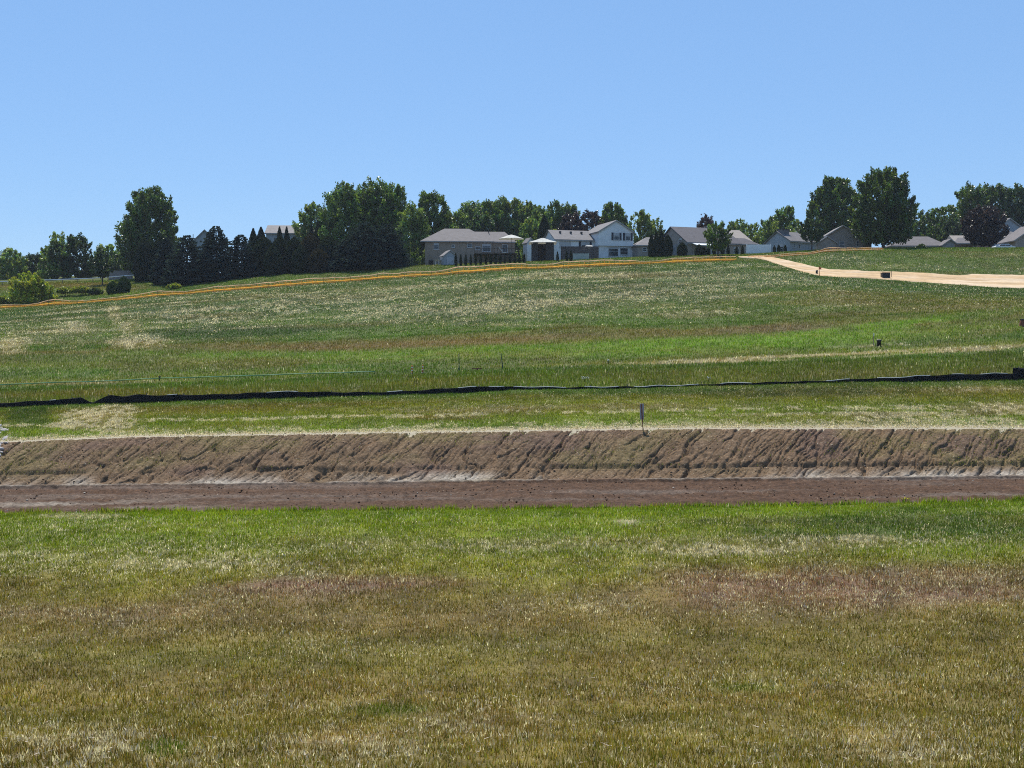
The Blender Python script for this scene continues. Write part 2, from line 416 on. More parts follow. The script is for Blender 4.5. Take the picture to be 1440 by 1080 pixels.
# straw along v (strips that follow the site), then patches: (col, row, half width, half height, tilt, colour, amount, straw)
SST = [(0, .06), (2, .08), (3, .035), (3.3, .06), (3.5, .12), (3.7, .04), (4, .02), (7.0, 1.0), (7.045, 1.0), (7.075, .7), (7.13, .22), (7.18, .03), (7.27, .08), (7.30, 1.3), (7.34, 1.3), (7.37, .08), (7.9, .08), (8, .02), (9, .04), (10, .03), (10.1, .05), (10.9, .10), (11.02, .06), (15, .04)]
SX = np.array([s[0] for s in SST]); SV = np.array([s[1] for s in SST])
PATCH = [
    # foreground
    (430, 828, 150, 16, -.03, PURP, .8, .08), (1150, 826, 360, 34, 0, RED, .85, .20), (500, 822, 240, 10, -.02, RED, .6, .04), (150, 865, 230, 18, 0, PURP, .5, .18), (1230, 735, 340, 22, 0, DGREEN, .75, .0), (760, 747, 150, 12, 0, GREEN, .4, 0),
    (150, 750, 250, 22, 0, LUSH, .6, .0), (900, 765, 420, 14, 0, TAN, .35, .32), (190, 790, 220, 22, 0, LUSH * .6 + OLIVE * .4, .5, .22), (150, 740, 160, 8, 0, LUSH, .5, .2),
    (1330, 775, 120, 12, 0, LUSH, .7, 0), (700, 1020, 150, 42, 0, BROWN, .4, .24), (130, 1050, 200, 34, 0, BROWN, .4, .26), (1250, 1040, 120, 36, 0, BROWN, .3, .2), (480, 1045, 120, 30, 0, BROWN, .6, .2),
    (230, 1055, 40, 12, 0, GREEN, .8, -.3), (560, 1000, 60, 12, 0, GREEN, .5, -.2), (1080, 970, 90, 10, 0, GREEN, .6, 0), (250, 930, 120, 20, 0, OLIVE, .6, 0), (900, 930, 200, 24, 0, BROWN, .55, 0), (640, 880, 200, 18, 0, BROWN, .35, .05),
    (1000, 775, 120, 10, 0, TAN, .4, .4), (1220, 757, 40, 5, 0, STRAW, .5, .6), (880, 735, 20, 4, 0, PALE, .5, .5), (115, 726, 60, 4, 0, STRAW, .4, .6), (800, 850, 120, 20, 0, OLIVE, .3, .2), (320, 800, 160, 14, 0, TAN, .2, .2),
    # strip between bank and silt fence
    (135, 588, 55, 16, 0, TAN * 1.3, .9, 1.7), (100, 599, 34, 7, 0, TAN, .7, 1.6), (170, 575, 40, 6, 0, TAN, .6, .8), (160, 604, 44, 7, 0, TAN, .6, 1.1), (45, 585, 40, 14, 0, DGREEN, .7, -.1), (1410, 574, 62, 7, 0, TAN * 1.3, .9, 1.9), (1290, 583, 200, 2.5, 0, TAN, .6, 1.3), (1310, 595, 200, 8, 0, GREEN, .4, 1.7), (1120, 599, 200, 5, 0, GREEN, .3, 1.5), (800, 601, 320, 4, 0, GREEN, .2, 1.0),
    (900, 572, 160, 6, 0, TAN, .6, .15), (640, 576, 120, 6, 0, TAN, .5, .1), (1000, 553, 300, 6, 0, DGREEN, .6, 0), (1380, 548, 60, 5, 0, TAN, .4, .3), (1200, 584, 260, 3, 0, TAN, .5, .6), (620, 588, 60, 3, 0, BROWN, .6, .1),
    # behind the fence
    (1180, 520, 300, 14, -.05, GREEN * .5 + OLIVE * .5, .7, 0), (200, 555, 260, 8, 0, OLIVE, .6, .0), (150, 539, 200, 3, -.02, TAN, .7, .25), (600, 537, 150, 8, 0, OLIVE, .7, 0), (450, 535, 150, 7, 0, GREEN, .6, 0),
    (1180, 499, 280, 2, -.05, TAN * 1.5, 1, 2.2), (1330, 495, 160, 2, -.06, TAN * 1.5, 1, 2.2), (1000, 509, 110, 2, -.02, TAN * 1.5, 1, 2.0), (1360, 474, 90, 8, -.12, BROWN, .4, .05), (1230, 487, 60, 3, -.05, TAN, .7, .6),
    (850, 490, 360, 13, -.03, VIV, 1, -.1), (1200, 463, 300, 10, -.10, VIV, 1, -.1), (1080, 480, 240, 11, -.04, VIV, .9, -.1), (430, 500, 320, 8, 0, VIV * .7 + GREEN * .3, .8, 0), (520, 516, 360, 7, -.03, GREEN, .7, 0), (1300, 480, 160, 8, -.1, GREEN, .6, 0),
    (560, 484, 330, 7, -.03, BROWN, .5, 0), (1110, 462, 130, 7, -.02, PURP, .5, .0), (250, 512, 250, 12, 0, OLIVE * .6 + BROWN * .4, .6, 0), (100, 505, 120, 8, 0, GREEN, .5, 0),
    # hillside
    (15, 482, 34, 14, 0, TAN * 1.2, .9, .9), (195, 480, 45, 10, 0, TAN * 1.2, .8, 1.0), (160, 440, 14, 14, 0, TAN, .6, .8), (180, 460, 26, 14, 0, TAN, .5, .6), (80, 470, 90, 18, 0, TAN * .5 + GREYG * .5, .5, .2), (110, 458, 20, 6, 0, STRAW, .3, .4),
    (320, 440, 130, 16, -.06, GREYG, .8, .42), (470, 425, 140, 18, -.06, GREYG, .8, .32), (330, 465, 160, 10, -.03, DGREEN, .85, -.1), (350, 415, 90, 8, -.1, GREEN, .5, .1), (600, 440, 200, 16, -.05, GREYG, .6, .24), (740, 425, 220, 14, -.04, GREYG, .8, .34),
    (640, 400, 120, 8, -.06, GREYG, .6, .38), (800, 388, 110, 6, -.02, TAN, .5, .52), (860, 407, 160, 9, -.03, DGREEN, .6, .12), (960, 415, 110, 13, -.03, GREYG, .7, .3), (980, 441, 90, 6, -.05, TAN, .4, .4), (700, 452, 60, 4, 0, DGREEN, .9, -.2), (720, 458, 70, 3, 0, TAN, .4, .45),
    (1080, 430, 70, 20, -.3, GREEN, .9, -.15), (1180, 415, 160, 14, .06, GREEN, .8, -.1), (1300, 425, 140, 16, .05, OLIVE, .5, .06), (1180, 445, 180, 9, -.02, GREEN * .6 + OLIVE * .4, .6, -.05), (1390, 440, 80, 7, -.1, GREEN, .5, .1), (1040, 395, 60, 10, .1, GREYG, .6, .2), (1060, 375, 40, 5, .3, GREEN, .7, .0),
    (1140, 395, 60, 5, .15, GREYG, .5, .3), (1000, 372, 50, 3, .05, GREYG, .5, .4), (560, 405, 150, 8, -.07, GREEN, .5, 0), (420, 452, 120, 6, -.03, GREEN, .6, .1),
    # crest and lawn
    (1180, 366, 60, 8, .1, GREYG, .6, .3), (1330, 360, 120, 6, 0, GREEN, .6, .02), (1310, 376, 80, 5, .03, GREYG, .6, .3), (1420, 358, 20, 2, 0, TAN, .4, .5), (1250, 374, 50, 4, 0, LUSH, .5, 0), (1430, 380, 30, 4, 0, GREYG, .4, .4),
    (120, 402, 110, 6, 0, OLIVE * .5 + BROWN * .5, .7, 0), (20, 405, 60, 6, 0, BROWN, .5, 0), (150, 412, 90, 5, 0, LUSH, .6, 0), (250, 404, 40, 4, 0, GREEN, .5, 0),
]
PW = []
for (a, b, rx, ry, tl, c_, am, st) in PATCH:
    c = ground_at(a, b)[:2]
    A = at(a + rx, b + tl * rx, c[1])[0] - c[0]
    u = np.array((float(A), 0.0))
    # how the patch leans in plan: follow the ground under its right end
    e = ground_at(a + rx, b + tl * rx)[:2]
    if abs(e[1] - c[1]) < 60: u[1] = e[1] - c[1]
    f1 = ground_at(a, b - ry)[:2]; f0 = ground_at(a, b + ry)[:2]
    w = np.array(((f1[0] - f0[0]) / 2, (f1[1] - f0[1]) / 2))
    if abs(w[1]) < 0.3: w[1] = 0.3
    if w[1] > 14: w[1] = 14
    PW.append((np.array(c), np.linalg.inv(np.array([[u[0], w[0]], [u[1], w[1]]])), np.asarray(c_), am, st, max(abs(u[0]), abs(w[1])) * 1.9 + abs(u[1])))

# sandy haul road, plan curves of its two edges
RUP = [(1040, 361.5), (1062, 361), (1085, 361.5), (1115, 368), (1140, 374), (1165, 379), (1240, 381.5), (1300, 384), (1340, 387), (1365, 385.5), (1440, 386.5), (1560, 388), (1750, 391)]
RLO = [(1040, 363), (1062, 363.5), (1080, 367), (1100, 374), (1130, 383), (1170, 389.5), (1210, 391.5), (1270, 395.5), (1340, 400), (1390, 404), (1440, 406), (1560, 409), (1750, 413)]
RU = np.array([ground_at(*p)[:2] for p in RUP]); RL = np.array([ground_at(*p)[:2] for p in RLO])
RL[:, 1] = np.minimum(RL[:, 1], np.interp(RL[:, 0], RU[:, 0], RU[:, 1]) - 0.4)
def on_road(x, y):
    up = np.interp(x, RU[:, 0], RU[:, 1]); lo = np.interp(x, RL[:, 0], RL[:, 1])
    wob = (fbm(x * 0.5, y * 0.5, 71, 3) - .5) * 1.6
    return (x > RL[0, 0]) & (y < up + wob) & (y > lo + wob)

def zone(x, y, v):
    """Plant colour, share of straw and growth at plan points."""
    n1 = fbm(x * 0.16, y * 0.16, 11, 4) - 0.5
    n2 = fbm(x * 0.05 + 3, y * 0.22, 23, 4) - 0.5
    n3 = fbm(x * 0.7, y * 0.7, 31, 3) - 0.5
    vv = v + np.where((v > 4.05) & (v < 6.98), 0, (n1 * .25 + n2 * .3) * np.clip((v - 0) / 3, 0, 1) * np.where((v > 3.85) & (v < 4.1), 0, 1) * np.where((v > 6.9) & (v < 7.22), .22, 1) * np.where((v > 7.25) & (v < 8.3), .25, 1))
    vv = np.where(v < 4.05, np.minimum(vv, 4.03), np.where(v > 7.0, np.maximum(vv, 7.02), vv))
    c = np.stack([np.interp(vv, VX, VC[:, k]) for k in range(3)], 1)
    s = np.interp(vv, SX, SV)
    for (pc, inv, col, am, st, rad) in PW:
        dx = x - pc[0]; dy = y - pc[1]
        idx = np.nonzero(np.abs(dx) + np.abs(dy) * 0.5 < rad)[0]
        if not len(idx): continue
        a = inv[0, 0] * dx[idx] + inv[0, 1] * dy[idx]; b = inv[1, 0] * dx[idx] + inv[1, 1] * dy[idx]
        r = np.sqrt(a * a + b * b) + n1[idx] * 1.1 + n3[idx] * 0.7
        m = 1 - sstep(0.45, 1.25, r)
        c[idx] += (col - c[idx]) * (m * am)[:, None]
        s[idx] += st * m
    # drifts of straw and of drier growth of their own
    cl = np.where(v < 4.05, fbm(x * 1.6, y * 0.9, 44, 4), fbm(x * 0.8, y * 0.45, 45, 4))
    cl = .45 * cl + .55 * np.where(v < 4.05, vnoise(x * 7, y * 4, 46), fbm(x * 2.6, y * 1.6, 48, 2))
    s = s * np.where((v > 7.0) & (v < 7.06), 1.0, 1.7 * sstep(.40, .66, cl)) + 0.22 * sstep(.56, .72, fbm(x * 0.22, y * 0.5, 43, 4)) * np.where((v > 2) & (v < 3.6), .6, np.where((v > 10.1) & (v < 11), 1, .2))
    # wind-laid rows of straw on the seeded hillside
    hill = sstep(10.05, 10.2, v) * (1 - sstep(10.9, 11.05, v))
    s = s + hill * 0.42 * sstep(.47, .72, fbm(x * 0.06, y * 0.42 - x * 0.03, 47, 4)) * (.35 + 1.2 * sstep(.35, .65, fbm(x * .5, y * .5, 147, 3))) * np.where(x > 45, .35, 1)
    c = c * (1 + 0.5 * n1 + 0.35 * n3)[:, None]
    dry = np.clip(n2 * 1.2 + n3 * .6, -.3, .4)[:, None]
    c = c * (1 - np.abs(dry)) + np.where(dry > 0, BROWN * .9 + OLIVE * .1, np.where((v < 3.45)[:, None], OLIVE * .8 + GREEN * .2, GREEN)) * np.abs(dry)
    t1 = vnoise(x * 5.5, y * 3.6, 49); t2 = vnoise(x * 1.9, y * 1.3, 50)
    near = 1 - sstep(3.6, 4.0, v) * .5
    c = c * (1 + near[:, None] * (.75 * (t1 - .5) + .4 * (t2 - .5))[:, None])
    s = s * np.where((v > 7.0) & (v < 7.06), .85, 1.0)
    s = s + np.where((v > 1.5) & (v < 3.9), .035 + .10 * sstep(.5, .8, t2) * t1, 0)
    return np.clip(c, 0.010, 0.7), np.clip(s, 0, 1)

# ------------------------------------------------------------------ ground sheet
M_turf = earth_mat("turf", fine=3.2, coarse=0.5, var=0.45, bump=0.5)
M_bank = earth_mat("bank_soil", fine=5.0, coarse=1.6, var=0.55, bump=0.9)
M_sand = earth_mat("sand", fine=1.6, coarse=0.35, var=0.16, bump=0.3)

xs = np.concatenate([-np.geomspace(900, 112, 18), np.arange(-110, 110.1, 0.8), np.geomspace(112, 900, 18)])
nrow = [10, 8, 10, 14, 3, 6, 8, 16, 14, 18, 34, 20, 14, 12, 10]
tv = np.concatenate([k + np.arange(n) / n for k, n in enumerate(nrow)] + [[14.999]])
GX = np.repeat(xs[None], len(tv), 0)
Ys_, Zs_ = line_vals(xs)
kk = np.minimum(tv.astype(int), NL - 2)
GY = Ys_[kk] + (Ys_[kk + 1] - Ys_[kk]) * (tv - kk)[:, None]
gx = GX.ravel(); gy = GY.ravel()
gzv, gv = land(gx, gy)
low = sstep(5.02, 5.2, gv) * (1 - sstep(6.85, 6.99, gv))
gzz = gzv - 0.45 * low
far = np.clip((np.abs(gx) - 300) / 800, 0, 1)
gc, gs = zone(gx, gy, gv)
gc = gc * 0.5 + SOIL * 0.22
nr, nc = len(tv), len(xs)
ii = np.arange(nr * nc).reshape(nr, nc)
F = np.stack([ii[:-1, :-1], ii[:-1, 1:], ii[1:, 1:], ii[1:, :-1]], -1).reshape(-1, 4)
me = np_mesh("ground", np.stack([gx, gy, gzz], 1), F, gc, np.where((gv > 6.99) & (gv < 7.06), .9, gs * .22))
tag(link("ground", me, M_turf, smooth=True), kind="structure")

# eroded bank and the ditch floor: a fine sheet over the ground, rills cut into it
def rill(x, s):
    """Depth of the water-cut rills: s runs 0 (foot) to 1 (top); they run down and to the left."""
    u = x - (3.5 + .07 * x) * s + 1.1 * (fbm(x * .35, s * .7, 61, 3) - .5) + 0.45 * (fbm(x * 1.6, s * 7, 64, 4) - .5)
    d = np.zeros_like(x)
    for (fq, sd, wd, dep, lo, hi) in ((0.55, 65, .022, .27, 0, 1), (1.2, 66, .032, .2, 0, 1), (2.2, 67, .06, .20, 0, .36), (2.6, 69, .06, .16, .35, 1.0), (4.2, 70, .08, .12, 0, 1.0), (3.4, 72, .07, .12, .5, 1.0), (1.8, 74, .04, .17, 0, 1.0)):
        n = np.abs(vnoise(u * fq, s * 1.1 + sd, sd) - .5) * 2
        gate = sstep(.22, .42, vnoise(u * fq * .6 + 7, s * 2.2, sd + 100)) * (sstep(lo - .01, lo + .02, s)) * (1 - sstep(hi, hi + .05, s))
        d += dep * (1 - sstep(0, wd * 2.1, n)) * gate
    return d
bx = np.arange(-50, 50.01, 0.055)
sv = np.concatenate([np.linspace(4.965, 5.0, 3), np.linspace(5.03, 5.97, 34), np.linspace(5.98, 6.97, 130), np.linspace(6.98, 7.03, 4)])
Yb, Zb = line_vals(bx)
kb = np.minimum(sv.astype(int), NL - 2)
BY = Yb[kb] + (Yb[kb + 1] - Yb[kb]) * (sv - kb)[:, None]
BX = np.repeat(bx[None], len(sv), 0); BV = np.repeat(sv[:, None], len(bx), 1)
x_, y_, v_ = BX.ravel(), BY.ravel(), BV.ravel()
z_, _ = land(x_, y_)
s_ = np.clip(v_ - 6, 0, 1)
on_bank = sstep(5.985, 6.0, v_)
r_ = rill(x_, s_) * sstep(0, .03, s_) * (1 - sstep(.965, .99, s_)) * on_bank
ledge = 0.2 * (1 - sstep(.0, .05, np.abs(s_ - .355 - .05 * (fbm(x_ * .12, x_ * 0, 77, 3) - .5)))) * on_bank * sstep(.4, .55, fbm(x_ * .11 + 5, s_ * 0, 78, 3))
lump = (fbm(x_ * 1.4, y_ * 1.4, 81, 4) - .5) * 0.08 + (fbm(x_ * 4, y_ * 4, 82, 3) - .5) * .14 * (1.5 - 1.0 * on_bank)
row = (fbm(x_ * .25, y_ * 1.6, 83, 3) - .5) * .22 * (1 - on_bank)
step = 0.10 * (1 - sstep(5.93, 5.99, v_)) * 0
lip = 0.16 * sstep(5.97, 6.0, v_) * (1 - sstep(6.0, 6.06, v_))
edge = np.where((v_ < 4.99) | (v_ > 6.995), -0.12, 0.0)
z_ = z_ + np.where((v_ > 5) & (v_ < 6.985), lump + row, 0) - r_ - ledge + lip + edge
CL = np.array((0.135, 0.087, 0.050)); DK = np.array((0.073, 0.041, 0.024)); GR = np.array((0.145, 0.12, 0.045)); WH = np.array((0.32, 0.28, 0.225)); GY_ = np.array((0.13, 0.105, 0.085))
bc = np.repeat(CL[None], len(x_), 0)
m = sstep(.42, .66, fbm(x_ * .16, s_ * 2 + 3, 91, 4)) * sstep(.1, .5, s_) * on_bank * .45
m = np.maximum(m, .7 * on_bank * sstep(.45, .7, fbm(x_ * .3, s_ * 2, 191, 4)) * (1 - np.abs(x_ + 3) / 12).clip(0, 1))
bc += (GR - bc) * m[:, None]
m = sstep(.5, .7, fbm(x_ * .2, s_ * 3, 92, 4)) * on_bank * .8
bc += (np.array((.115, .072, .050)) - bc) * m[:, None]
pw = np.zeros_like(x_)
for (pxc, hw, am) in ((310, 70, .8), (620, 90, .75), (1300, 150, .9), (1420, 80, .9), (80, 60, .3)):
    wx = (pxc - 720) / FPX * 69; ww = hw / FPX * 69
    pw = np.maximum(pw, am * np.exp(-((x_ - wx) / ww) ** 2))
m = np.clip(pw * 1.0 + (fbm(x_ * .6, s_ * 4, 93, 4) - .5) * 1.6, 0, 1) * (1 - sstep(.12, .34, s_)) * on_bank * (pw > .03)
bc += (WH - bc) * m[:, None]
m = sstep(5.96, 5.985, v_) * (1 - sstep(6.0, 6.03, v_)) * sstep(.38, .62, fbm(x_ * .5, x_ * 0, 94, 3)) * .6
bc += (WH * .9 - bc) * m[:, None]
fl = (1 - on_bank)
fc = DK[None] + (GY_ - DK)[None] * (sstep(.45, .75, fbm(x_ * .08, y_ * 1.1, 95, 4)) * .55)[:, None]
fc += (WH * .85 - fc) * (sstep(.35, .6, fbm(x_ * .3, y_ * .8, 96, 4)) * np.exp(-((x_ + 24) / 7) ** 2) * np.exp(-((v_ - 5.25) / .3) ** 2) * .7)[:, None]
bc = bc * (1 - fl[:, None]) + fc * fl[:, None]
bs = 0.05 * on_bank + 0.08 + np.where(v_ > 6.975, .55, 0)
nb, nbx = BX.shape
ii = np.arange(nb * nbx).reshape(nb, nbx)
F = np.stack([ii[:-1, :-1], ii[:-1, 1:], ii[1:, 1:], ii[1:, :-1]], -1).reshape(-1, 4)
tag(link("dirt_bank", np_mesh("dirt_bank", np.stack([x_, y_, z_], 1), F, bc, bs), M_bank, smooth=True), kind="structure")

# sandy haul road up the hill
rx = np.arange(RL[0, 0], min(RL[-1, 0], RU[-1, 0]), 0.5)
nl = 26
up = np.interp(rx, RU[:, 0], RU[:, 1]); lo = np.interp(rx, RL[:, 0], RL[:, 1])
tt = np.linspace(0, 1, nl)[:, None]
RYy = lo + (up - lo) * tt
RXx = np.repeat(rx[None], nl, 0)
x_, y_ = RXx.ravel(), RYy.ravel()
y_ = y_ + (fbm(x_ * 0.5, y_ * 0.5, 71, 3) - .5) * 1.6
z_, _ = land(x_, y_)
e_ = np.repeat(np.minimum(tt, 1 - tt) * 2, len(rx), 1).ravel()
z_ = z_ + 0.14 + (fbm(x_ * .5, y_ * .5, 72, 3) - .5) * .1 - 0.25 * (1 - sstep(0, .12, e_))
SAND = np.array((0.50, 0.345, 0.19))
sc_ = SAND[None] * (0.8 + 0.4 * fbm(x_ * .3, y_ * 1.0, 73, 4))[:, None]
sc_ += (np.array((.6, .47, .33)) - sc_) * (sstep(.4, .7, fbm(x_ * .15, y_ * .6, 74, 3)) * .7)[:, None]
tr_ = np.repeat(tt, len(rx), 1).ravel() + (fbm(x_ * .12, x_ * 0, 75, 2) - .5) * .12
rut = np.exp(-((tr_ - .36) / .05) ** 2) + np.exp(-((tr_ - .62) / .05) ** 2)
sc_ *= (1 - .22 * rut * (.4 + .8 * fbm(x_ * .4, y_ * .4, 76, 3)))[:, None]
z_ = z_ - .05 * rut
ii = np.arange(nl * len(rx)).reshape(nl, len(rx))
F = np.stack([ii[:-1, :-1], ii[:-1, 1:], ii[1:, 1:], ii[1:, :-1]], -1).reshape(-1, 4)
tag(link("haul_road", np_mesh("haul_road", np.stack([x_, y_, z_], 1), F, sc_, np.zeros(len(x_))), M_sand, smooth=True), kind="structure")

# ------------------------------------------------------------------ grass, weeds and straw (nobody could count it)
M_grass = blade_mat("grass_blade", 0.5)
def scatter(y0, y1, dens, spread=0.55, pad=7.0):
    ym = np.linspace(y0, y1, 60); wdt = 2 * (ym * spread + pad); n = int(np.trapz(wdt, ym) * dens)
    y = rng.uniform(y0, y1, int(n * 1.3)); hw = y * spread + pad
    keep = rng.uniform(0, 1, len(y)) < hw / (y1 * spread + pad)
    y = y[keep]; need = n
    while len(y) < need:
        q = rng.uniform(y0, y1, need); y = np.concatenate([y, q[rng.uniform(0, 1, need) < (q * spread + pad) / (y1 * spread + pad)]])
    y = y[:need]
    return rng.uniform(-1, 1, need) * (y * spread + pad), y

def grass(name, x, y, h, w, hvar=.5, lean=.5, strawlen=1.5, flat=.5, strawup=1.0, mute=1.0, sel=None, clump=.5):
    z, v = land(x, y)
    if sel is not None:
        k = sel(x, y, v); x, y, z, v = x[k], y[k], z[k], v[k]
    c, s = zone(x, y, v)
    k = ~on_road(x, y) if y.max() > 150 else np.ones(len(x), bool)
    k &= rng.uniform(0, 1, len(x)) > clump * sstep(.5, .75, fbm(x * 1.1, y * 1.1, 55, 3))
    x, y, z, v, c, s = x[k], y[k], z[k], v[k], c[k], s[k]
    n = len(x)
    is_s = rng.uniform(0, 1, n) < s * strawup
    a = rng.uniform(0, 2 * math.pi, n)
    bl = rng.uniform(0, 2 * math.pi, n)
    g = 0.7 + 0.6 * fbm(x * .6, y * .6, 57, 3)
    hh = h * g * (1 + hvar * rng.uniform(-1, 1, n)) ; ww = w * rng.uniform(.6, 1.4, n)
    ww = np.where(is_s, ww * 1.5, ww)
    ln = hh * lean * rng.uniform(0, 1.2, n)
    flat_s = is_s & (rng.uniform(0, 1, n) < flat)
    hup = np.where(flat_s, hh * .12, hh * np.where(is_s, .8, 1.0)); ln = np.where(flat_s, hh * strawlen, ln)
    zb = z - 0.01 + np.where(flat_s, hh * .35 * rng.uniform(0, 1, n), 0)
    ca, sa = np.cos(a) * ww / 2, np.sin(a) * ww / 2
    V = np.empty((n, 3, 3), np.float32)
    V[:, 0] = np.stack([x - ca, y - sa, zb], 1); V[:, 1] = np.stack([x + ca, y + sa, zb], 1)
    V[:, 2] = np.stack([x + np.cos(bl) * ln, y + np.sin(bl) * ln, zb + hup], 1)
    col = c * rng.uniform(.5, 1.5, n)[:, None] * mute
    hue = rng.normal(0, .13, n)[:, None]
    col = col * np.concatenate([1 + hue, 1 - hue * .3, 1 + 0 * hue], 1)
    sc = np.where(rng.uniform(0, 1, n)[:, None] < .5, PALE, STRAW) * rng.uniform(.7, 1.35, n)[:, None]
    col = np.where(is_s[:, None], sc, col)
    F = np.arange(n * 3, dtype=np.int32).reshape(n, 3)
    o = link(name, np_mesh(name, V.reshape(-1, 3), F, col, dom='FACE'), M_grass)
    return tag(o, kind="stuff")

fore = lambda x, y, v: v < 4.03
up_ = lambda x, y, v: (v > 7.002)
def meadow(name, bands, **kw):
    xs_, ys_ = [], []
    for (a, b, d) in bands:
        p = scatter(a, b, d); xs_.append(p[0]); ys_.append(p[1])
    return grass(name, np.concatenate(xs_), np.concatenate(ys_), **kw)
o = meadow("meadow_grass", [(9, 20, 680)], h=.085, w=.015, sel=fore, flat=.12, strawlen=1.1)
tag(o, "short olive and brown stubbly grass nearest the viewer with straw flecks", "grass")
o = meadow("meadow_grass", [(20, 36, 350)], h=.095, w=.021, sel=fore, flat=.12, strawlen=1.1)
tag(o, "brownish green meadow grass across the middle of the near field", "grass")
o = meadow("meadow_grass", [(36, 57.5, 240)], h=.12, w=.028, sel=fore, flat=.12, strawlen=1.1)
tag(o, "bright green meadow grass along the near edge of the dirt ditch", "grass")
o = meadow("verge_grass", [(74.5, 92.3, 190)], h=.12, w=.04, sel=up_, flat=.35)
tag(o, "yellow green grass strip between the eroded bank and the black silt fence", "grass")
o = meadow("swale_grass", [(92.3, 104, 60)], h=.30, w=.045, lean=.25, sel=up_, flat=.3, clump=.2)
tag(o, "tall olive green grass standing behind the black silt fence", "grass")
o = meadow("swale_grass", [(103, 130, 45)], h=.20, w=.06, lean=.3, sel=up_, flat=.3)
tag(o, "bright green and brown grass band at the foot of the hill", "grass")
o = meadow("hillside_grass", [(129, 236, 36)], h=.15, w=.085, sel=up_, flat=.2, strawlen=1.4)
tag(o, "seeded hillside grass flecked with pale straw below the orange fence", "grass")

def edge_grass():
    n = 9000
    x = rng.uniform(-34, 34, n); v = 4.03 - .05 * rng.uniform(0, 1, n) ** 1.5
    Ys, Zs = line_vals(x); y = Ys[3] + (Ys[4] - Ys[3]) * np.minimum(v - 3, 1) + .9 * np.maximum(v - 4, 0)
    k = rng.uniform(0, 1, n) < sstep(.3, .65, fbm(x * .9, y * 0, 58, 4)) + .12
    o_ = grass("edge_grass", x[k], y[k], h=.24, w=.05, lean=.45, sel=fore, flat=.05, clump=.0)
    return tag(o_, "taller ragged weeds hanging over the near edge of the dirt ditch", "grass")
edge_grass()
def clods():
    n = 5500
    x = rng.uniform(-40, 40, n); v = np.where(rng.uniform(0, 1, n) < .68, rng.uniform(5.03, 5.97, n), 6.0 + .95 * rng.uniform(0, 1, n) ** 1.6)
    k = rng.uniform(0, 1, n) < .25 + .9 * sstep(.4, .65, fbm(x * .4, v * 6, 59, 3)); x, v = x[k], v[k]; n = len(x)
    Ys, Zs = line_vals(x); kk_ = v.astype(int); c_ = np.arange(n); y = Ys[kk_, c_] + (Ys[kk_ + 1, c_] - Ys[kk_, c_]) * (v - kk_)
    z, _ = land(x, y)
    r = .02 + .06 * rng.uniform(0, 1, n) ** 3.2
    B = np.array([(1, 0, 0), (0, 1, 0), (-1, 0, 0), (0, -1, 0), (0, 0, .8), (0, 0, -.8)], float)
    V = B[None] * r[:, None, None] * rng.uniform(.6, 1.4, (n, 6, 1)); a = rng.uniform(0, 6.283, n); ca, sa = np.cos(a)[:, None], np.sin(a)[:, None]
    V = np.stack([V[..., 0] * ca - V[..., 1] * sa, V[..., 0] * sa + V[..., 1] * ca, V[..., 2]], -1) + np.stack([x, y, z + r * .15], 1)[:, None]
    Fb = np.array([(0, 1, 4), (1, 2, 4), (2, 3, 4), (3, 0, 4), (1, 0, 5), (2, 1, 5), (3, 2, 5), (0, 3, 5)])
    F = (Fb[None] + 6 * np.arange(n)[:, None, None]).reshape(-1, 3)
    col = np.where((v < 6)[:, None], DK, CL) * rng.uniform(.7, 1.5, n)[:, None]
    col = np.where((rng.uniform(0, 1, n) < .06)[:, None], WH * rng.uniform(.8, 1.4, n)[:, None], col)
    me_ = np_mesh("soil_clods", V.reshape(-1, 3), F, np.repeat(col, 6, 0), np.zeros(n * 6))
    return tag(link("soil_clods", me_, M_bank), "loose soil clods and small stones littering the bare dirt ditch", "soil", kind="stuff")
clods()
# sparse weeds on the eroded bank
def bank_weeds():
    n = 9000
    x = rng.uniform(-36, 36, n); v = rng.uniform(6.35, 6.98, n)
    Ys, Zs = line_vals(x); y = Ys[6] + (Ys[7] - Ys[6]) * (v - 6)
    z, _ = land(x, y)
    k = rng.uniform(0, 1, n) < sstep(.45, .62, fbm(x * .16, (v - 6) * 2 + 3, 91, 4)) * .9 + .12
    x, y, z = x[k], y[k], z[k] - .06; n = len(x)
    a = rng.uniform(0, 6.283, n); w = .03; h = rng.uniform(.06, .16, n)
    V = np.empty((n, 3, 3), np.float32)
    V[:, 0] = np.stack([x - np.cos(a) * w, y - np.sin(a) * w, z], 1); V[:, 1] = np.stack([x + np.cos(a) * w, y + np.sin(a) * w, z], 1)
    V[:, 2] = np.stack([x + rng.normal(0, .05, n), y + rng.normal(0, .05, n), z + h], 1)
    col = np.array((.12, .13, .035)) * rng.uniform(.6, 1.4, n)[:, None]
    return link("bank_weeds", np_mesh("bank_weeds", V.reshape(-1, 3), np.arange(n * 3).reshape(n, 3), col, dom='FACE'), M_grass)
tag(bank_weeds(), "thin scattered weeds sprouting on the eroded dirt bank", "weeds", kind="stuff")

